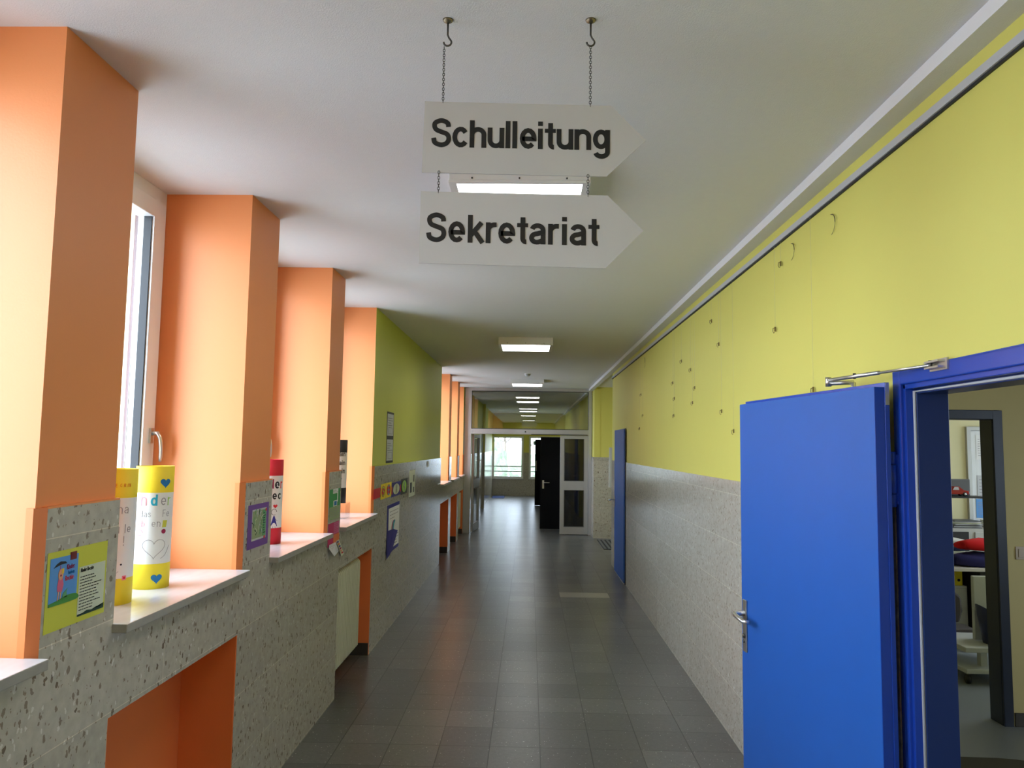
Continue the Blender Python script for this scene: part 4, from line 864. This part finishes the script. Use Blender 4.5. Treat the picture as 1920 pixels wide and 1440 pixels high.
# dark side doors beyond
o = thing('dark_door', (1.27, 16.42, 0), 'black wooden door standing open behind the partition, with steel handle', 'door')
m = MB(); m.box(.24, 1.26, 16.40, 16.44, .012, 2.0, 'black_door'); m.build('leaf', o, bevel=.002)
m = MB(); m.box(.285, .325, 16.392, 16.40, .88, 1.06, 'steel'); m.tube([(.305, 16.392, 1.01), (.305, 16.35, 1.01), (.33, 16.345, 1.01), (.44, 16.345, 1.01)], .010, 'steel', 10); m.build('handle', o)
o = thing('dark_door', (1.27, 22.92, 0), 'second dark door standing open further down, mostly behind the black one', 'door')
m = MB(); m.box(.17, 1.26, 22.90, 22.94, .012, 2.0, 'black_door'); m.build('leaf', o, bevel=.002)
m = MB(); m.box(.19, .22, 22.892, 22.90, 1.05, 1.35, 'steel'); m.build('handle_plate', o)
# black panels stand in for the darkness of the side rooms behind those doors
for y0, y1 in ((16.45, 17.45), (22.95, 23.9)):
    pass
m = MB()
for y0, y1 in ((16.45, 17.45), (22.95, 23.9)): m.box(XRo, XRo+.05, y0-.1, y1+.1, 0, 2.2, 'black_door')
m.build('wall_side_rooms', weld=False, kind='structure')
# exit sign on the far window
o = thing('exit_sign', (.20, YE-.02, 1.85), 'small green emergency exit sign with white arrow in front of the far window', 'sign')
m = MB(); m.box(.145, .285, YE-.03, YE-.02, 1.845, 1.985, 'exit_green'); m.build('panel', o)
m = MB(); F = lambda a, b, off: (a, YE-.0302-off, b)
stroke(m, [(.27, 1.915), (.225, 1.915)], .018, F, 'paper_white'); fan(m, [(.205, 1.915), (.235, 1.945), (.235, 1.885)], F, 'paper_white'); stroke(m, [(.17, 1.95), (.172, 1.91), (.16, 1.875)], .014, F, 'paper_white'); stroke(m, [(.172, 1.91), (.187, 1.88)], .010, F, 'paper_white'); fan(m, [(.172+.008*math.cos(t), 1.965+.008*math.sin(t)) for t in [i*PI/4 for i in range(8)]], F, 'paper_white')
m.build('pictogram', o)
m = MB(); m.box(-1.28, -.86, 25.8, 27.0, 0, .012, 'mat_blue'); m.build('doormat', label='blue doormat on the floor under the far window', category='doormat', bevel=.004)
o = thing('floor_grate', (1.9, 14.1, 0), 'black ribbed entrance mat in the stair recess', 'entrance mat')
m = MB(); m.box(1.33, 2.6, 13.36, 14.75, 0, .006, 'mat_black'); m.build('mat_base', o)
m = MB()
for i in range(16): x = 1.34+i*.078; m.box(x, x+.04, 13.37, 14.74, .006, .014, 'folder_grey')
m.build('ribs', o, weld=False)
o = m = MB(); m.box(1.585, 1.645, 14.955, 14.988, 1.0, 1.79, 'cab_grey'); m.build('wall_duct', label='narrow grey vertical duct on the stair recess wall', category='duct', bevel=.004)

# ---- office things
o = thing('light_switch', (3.25, Y2a, 1.08), 'beige light switch on the office wall beside the inner door', 'light switch')
m = MB(); m.box(3.255, 3.340, Y2a-.010, Y2a, 1.085, 1.17, 'switch'); m.build('frame', o, bevel=.003); m = MB(); m.box(3.270, 3.325, Y2a-.016, Y2a-.010, 1.10, 1.155, 'switch'); m.build('rocker', o, bevel=.002)
o = thing('whiteboard', (5.2, 8.2, 1.0), 'whiteboard covered in pale sheets on the office back wall', 'whiteboard')
m = MB(); m.box(4.74, 6.1, 8.18, 8.2, 1.02, 2.03, 'whiteboard'); m.build('panel', o)
m = MB(); m.box(4.70, 4.74, 8.165, 8.2, .98, 2.07, 'alu'); m.box(6.1, 6.14, 8.165, 8.2, .98, 2.07, 'alu'); m.box(4.74, 6.1, 8.165, 8.2, 2.03, 2.07, 'alu'); m.box(4.74, 6.1, 8.165, 8.2, .98, 1.02, 'alu'); m.build('frame', o, bevel=.003)
F = lambda a, b, off: (a, 8.178-off, b)
for j, (nm, a, b, c, d, k, lab) in enumerate((('paper_sheet', 4.80, 5.05, 1.72, 1.98, 'paper_white', 'white planning sheet at the top of the office whiteboard'), ('paper_sheet', 4.80, 5.10, 1.22, 1.55, 'paper_grey', 'large pale grey sheet at the middle of the office whiteboard'), ('paper_sheet', 4.78, 4.90, 1.10, 1.30, 'paper_sky', 'pale blue note low on the office whiteboard'))):
    o = thing(nm, (a, 8.178, c), lab, 'paper'); m = MB(); fan(m, rect(a, b, c, d), F, k, .001+.001*j); m.build('sheet', o); m = MB(); wordlines(m, a+.02, b-.02, d-.03, c+.03, 8, lambda p, q_, off: (p, 8.1765-.001*j-off, q_), 'pen_grey', .2); m.build('page_text', o)
o = thing('cabinet', (4.6, 8.0, 0), 'low grey office cabinet under the whiteboard', 'cabinet')
m = MB(); m.box(4.0, 5.8, 7.78, 8.155, 0, 1.02, 'cab_grey'); m.build('body', o, bevel=.003)
m = MB(); m.box(4.02, 4.46, 7.772, 7.78, .80, .99, 'dark_board'); m.build('compartment_shade', o)  # dark plate on the front, painted shade of an open compartment
m = MB(); m.box(4.52, 5.6, 7.765, 7.78, .1, .99, 'cab_grey'); m.build('door', o, bevel=.004); 
m = MB(); m.box(4.62, 5.4, 7.76, 7.765, .955, .965, 'folder_grey'); m.build('grip_slot', o)
rr = random.Random(11)
for i, (x, lab) in enumerate(((4.50, 'messy stack of papers on the grey cabinet nearest the yellow wall'), (4.88, 'second messy stack of papers on the grey cabinet below the whiteboard'))):
    o = thing('paper_stack', (x, 7.95, 1.02), lab, 'papers', 'paper stacks on the cabinet')
    for j in range(7):
        m = MB(); a = rr.uniform(-.25, .25); c, s = math.cos(a), math.sin(a); P = []
        for z in (1.02+j*.011, 1.028+j*.011):
            for px, py in ((-.14, -.1), (.14, -.1), (.14, .1), (-.14, .1)): P.append((x+px*c-py*s, 7.95+px*s+py*c, z))
        m.add(P, [(3, 2, 1, 0), (4, 5, 6, 7), (0, 1, 5, 4), (1, 2, 6, 5), (2, 3, 7, 6), (3, 0, 4, 7)], rr.choice(['paper_white', 'paper_grey', 'paper_cream', 'folder_grey'])); m.build('sheet', o)
o = thing('ring_binder', (4.16, 7.95, 1.02), 'grey ring binder standing on the cabinet', 'binder'); m = MB(); m.box(4.20, 4.28, 7.925, 8.14, 1.02, 1.32, 'folder_grey'); m.build('cover', o, bevel=.003); m = MB(); m.tube([(4.24, 7.924, 1.1), (4.24, 7.919, 1.1)], .014, 'steel', 12); m.build('finger_ring', o)
# desk
o = thing('office_desk', (4.0, 7.2, 0), 'pale office desk with a dark panel, seen through the inner doorway', 'desk')
m = MB(); m.box(3.2, 5.2, 6.92, 7.62, .725, .755, 'desk_top'); m.build('desktop', o, bevel=.003)
m = MB(); m.box(4.09, 4.20, 6.98, 7.6, .0045, .725, 'dark_board'); m.build('side_panel', o); m = MB(); m.box(4.20, 5.15, 7.52, 7.55, .1, .725, 'dark_board'); m.build('back_panel', o)
m = MB(); m.box(3.22, 3.26, 6.98, 7.6, .0045, .725, 'trolley'); m.build('leg', o)
m = MB(); m.box(3.55, 4.07, 7.15, 7.6, .0045, .56, 'cab_grey'); o2 = m.build('drawer_pedestal', label='white drawer pedestal under the office desk', category='drawer unit', bevel=.004)
m = MB(); m.box(3.56, 4.06, 7.142, 7.15, .36, .54, 'cab_grey'); m.build('drawer', o2, bevel=.003)
m = MB(); m.box(3.56, 4.06, 7.142, 7.15, .17, .345, 'cab_grey'); m.build('drawer', o2, bevel=.003)
o = thing('ring_binder', (4.0, 7.3, .56), 'yellow ring binder on the pedestal under the desk', 'binder'); m = MB(); m.box(3.965, 4.035, 7.16, 7.45, .5605, .72, 'binder_yellow'); m.build('cover', o, bevel=.002); m = MB(); m.tube([(4.0, 7.159, .61), (4.0, 7.154, .61)], .013, 'ink', 12); m.build('finger_ring', o)
def blob(name, ctr, r, k, label, cat_, noise=.18, parts=None):
    bm = bmesh.new(); bmesh.ops.create_icosphere(bm, subdivisions=3, radius=1); rr = random.Random(hash(name) % 99)
    for v in bm.verts:
        c = v.co; f = 1+noise*(math.sin(5*c.x+2*c.z)*math.cos(4*c.y+c.x*3)); c.x = max(-.85, min(.85, c.x))*f; c.y *= f; c.z = max(-.6, c.z*(1+.12*math.sin(9*c.x)*math.cos(7*c.y)))
        v.co = Vector((ctr[0]+c.x*r[0], ctr[1]+c.y*r[1], ctr[2]+(c.z+.6)*r[2]))
    me = bpy.data.meshes.new(name); bm.to_mesh(me); bm.free(); me.materials.append(M[k])
    for p in me.polygons: p.use_smooth = True
    o = bpy.data.objects.new(name, me); COL.objects.link(o); o['label'] = label; o['category'] = cat_; return o
blob('folded_cloth', (4.18, 7.08, .756), (.34, .13, .080), 'cloth_navy', 'dark navy cloth lying on the office desk under the red one', 'cloth')
blob('folded_cloth', (4.22, 7.08, .900), (.28, .12, .066), 'cloth_red', 'bright red cloth bundle on top of the navy cloth', 'cloth')
o = thing('paper_stack', (3.9, 7.45, .755), 'stack of white sheets and folders at the back of the office desk', 'papers')
for j in range(6):
    m = MB(); dx = rr.uniform(-.02, .02); m.box(3.78+dx, 4.16+dx, 7.3, 7.58, .755+j*.035, .785+j*.035, ['folder_grey', 'paper_grey', 'paper_cream', 'plastic_navy', 'paper_sky', 'paper_white'][j]); m.build('folder', o, bevel=.006)
m = MB(); m.tube([(3.74, 7.20, .765), (3.80, 7.18, .79), (3.86, 7.2, .77), (3.88, 7.17, .765)], [.012, .02, .018, .01], 'tealt', 8); m.build('tape_roll', label='small turquoise roll on the desk edge', category='roll')
m = MB(); m.tube([(3.70+.03*math.cos(t)+.01*t, 6.99+.03*math.sin(t), .765+.004*t) for t in [i*.5 for i in range(24)]], .006, 'ink', 6); m.build('coiled_cable', label='coiled black cable on the near edge of the office desk', category='cable')
# shelf board with toy car
m = MB(); m.box(3.95, 4.62, 7.66, 7.90, 1.335, 1.35, 'dark_board'); m.tube([(4.1, 7.78, 1.0205), (4.1, 7.78, 1.335)], .02, 'dark_board', 12); m.box(4.0, 4.22, 7.68, 7.86, 1.30, 1.335, 'dark_board'); m.build('riser_shelf', label='small black shelf on a post above the cabinet, carrying the model car', category='shelf')
o = thing('model_car', (4.27, 7.76, 1.35), 'red and black model car on the small black shelf', 'toy car'); cx = 4.19
m = MB(); m.prism([(0, .02), (.25, .02), (.25, .055), (.20, .062), (.15, .10), (.10, .10), (.075, .065), (.01, .055)], (cx, 7.70, 1.35), (1, 0, 0), (0, 0, 1), (0, 1, 0), .09, 'car_red'); m.build('body', o, bevel=.006)
m = MB(); m.prism([(.085, .066), (.148, .066), (.140, .094), (.104, .094)], (cx, 7.698, 1.35), (1, 0, 0), (0, 0, 1), (0, 1, 0), .094, 'paper_grey'); m.build('cab_window', o)
for xx in (.045, .205):
    for yy in (7.695, 7.775):
        m = MB(); m.lathe([(0, 0), (.02, 0), (.022, .004), (.022, .016), (.02, .02), (0, .02)], (cx+xx, yy, 1.372), 'wheel', 18, 'y'); wh = m.build('wheel', o); m = MB(); m.lathe([(0, -.002), (.010, -.001), (.011, .0)], (cx+xx, yy, 1.372), 'steel', 14, 'y'); hb = m.build('hubcap', wh) if False else m.build('hubcap', o)
m = MB(); m.box(4.25, 4.53, 7.84, 7.86, 1.35, 1.52, 'folder_grey'); m.build('display_card', label='dark grey upright card behind the model car', category='card', bevel=.008)
# rolling stand with computer panel and bin
o = thing('rolling_stand', (3.6, 6.3, 0), 'light grey rolling stand with two low shelves and black castors', 'trolley')
yS = 6.02
m = MB(); m.box(3.40, 3.90, yS, yS+.5, .245, .285, 'trolley'); m.build('upper_shelf', o, bevel=.006); m = MB(); m.box(3.40, 3.90, yS, yS+.5, .085, .12, 'trolley'); m.build('lower_shelf', o, bevel=.006)
m = MB(); m.box(3.57, 3.62, yS+.10, yS+.15, .12, .245, 'trolley'); m.build('post', o); m = MB(); m.box(3.80, 3.85, yS+.3, yS+.35, .12, .245, 'trolley'); m.build('post', o)
for xx, yy in ((3.43, yS+.04), (3.86, yS+.04), (3.43, yS+.44), (3.86, yS+.44)):
    m = MB(); m.tube([(xx-.012, yy, .038), (xx+.012, yy, .038)], .034, 'wheel', 16); m.tube([(xx, yy, .05), (xx, yy, .09)], .01, 'iron', 8); m.build('castor', o)
m = MB(); m.box(3.62, 3.89, yS+.25, yS+.29, .286, .79, 'trolley'); m.build('screen_panel', label='pale grey upright panel standing on the rolling stand', category='panel', bevel=.006)
o = thing('waste_bin', (3.68, yS+.14, .286), 'navy plastic waste bin with slanted rim on the rolling stand', 'bin')
m = MB(); n = 24; vb = []; vt = []
for i in range(n):
    t = 2*PI*i/n; vb.append((3.70+.075*math.cos(t), yS+.14+.075*math.sin(t), .287)); vt.append((3.69+.115*math.cos(t), yS+.14+.10*math.sin(t), .52-.07*math.cos(t)))
m.add(vb+vt, [(i, (i+1) % n, n+(i+1) % n, n+i) for i in range(n)]+[tuple(reversed(range(n)))], 'plastic_navy', True); b_ = m.build('body', o); sm = b_.modifiers.new('wall', 'SOLIDIFY'); sm.thickness = .003
o = thing('office_chair', (3.6, 6.9, 0), 'brown upholstered chair back seen below the office desk', 'chair')
m = MB(); m.prism([(-.2, .30), (.16, .30), (.19, .40), (.18, .52), (.14, .56), (-.2, .58)], (3.64, 6.80, 0), (1, 0, 0), (0, 0, 1), (0, 1, 0), .06, 'chair_brown'); m.build('backrest', o, bevel=.02)
m = MB(); m.box(3.46, 3.82, 6.56, 6.80, .24, .30, 'chair_brown'); m.build('seat', o, bevel=.02); m = MB(); m.tube([(3.66, 6.72, .05), (3.66, 6.72, .24)], .025, 'iron', 12); m.build('column', o)
m = MB()
for i in range(5): t = 2*PI*i/5+.3; m.tube([(3.66, 6.72, .06), (3.66+.15*math.cos(t), 6.72+.15*math.sin(t), .035)], .016, 'iron', 8)
m.build('star_base', o)
m = MB(); pts = []
for i in range(40): t = 2*PI*i/40; pts.append((2.55+.62*math.copysign(abs(math.cos(t))**.6, math.cos(t)), 3.85+.75*math.copysign(abs(math.sin(t))**.6, math.sin(t))))
m.prism([(a, b) for a, b in pts], (0, 0, .004), (1, 0, 0), (0, 1, 0), (0, 0, 1), .012, 'patch'); m.build('patch', label='dark brown rug with rounded corners inside the office door', category='patch')  # flat dark brown piece with rounded corners, lying on the floor

# ---- outdoors past the far window
for i, (x, y, s, lab) in enumerate(((-1.2, 36, 1.0, 'bare slim tree outside the far window, nearest the corridor corner'), (-.1, 40, 1.2, 'second slim tree outside the far window, near its middle'))):
    o = thing('tree', (x, y, -.5), lab, 'tree'); m = MB(); m.tube([(x, y, -.5), (x+.05, y, 1), (x-.02, y, 2.4), (x+.05, y, 4.5)], [.11*s, .09*s, .07*s, .02], 'bark', 10); m.build('trunk', o)
    m = MB(); rr = random.Random(i)
    for j in range(16):
        z = rr.uniform(1.2, 4); a = rr.uniform(0, 2*PI); l = rr.uniform(.5, 1.2); m.tube([(x, y, z), (x+l*.5*math.cos(a), y+l*.5*math.sin(a), z+l*.4), (x+l*math.cos(a), y+l*math.sin(a), z+l*1.1)], [.03, .018, .005], 'bark', 6)
    m.build('branches', o)
def hedge(x0, x1, y, h, lab):
    bm = bmesh.new(); bmesh.ops.create_icosphere(bm, subdivisions=4, radius=1); rr = random.Random(int(x0*7))
    for v in bm.verts:
        c = v.co; f = 1+.12*math.sin(13*c.x+5*c.z)*math.cos(11*c.z+7*c.y)+rr.uniform(-.04, .04)
        v.co = Vector(((x0+x1)/2+c.x*f*(x1-x0)/2, y+c.y*f*.6, -.5+(c.z*f+.9)*h/1.9))
    me = bpy.data.meshes.new('hedge'); bm.to_mesh(me); bm.free(); me.materials.append(M['hedge']); o = bpy.data.objects.new('hedge', me); COL.objects.link(o); o['label'] = lab; o['category'] = 'hedge'
hedge(-2.4, -1.0, 34, 2.6, 'tall green bush outside the far window'); hedge(-1.2, 1.8, 46, 1.8, 'low hedge at the back of the yard outside the far window')

for o in bpy.data.objects:
    if '_o' in o.keys(): del o['_o']
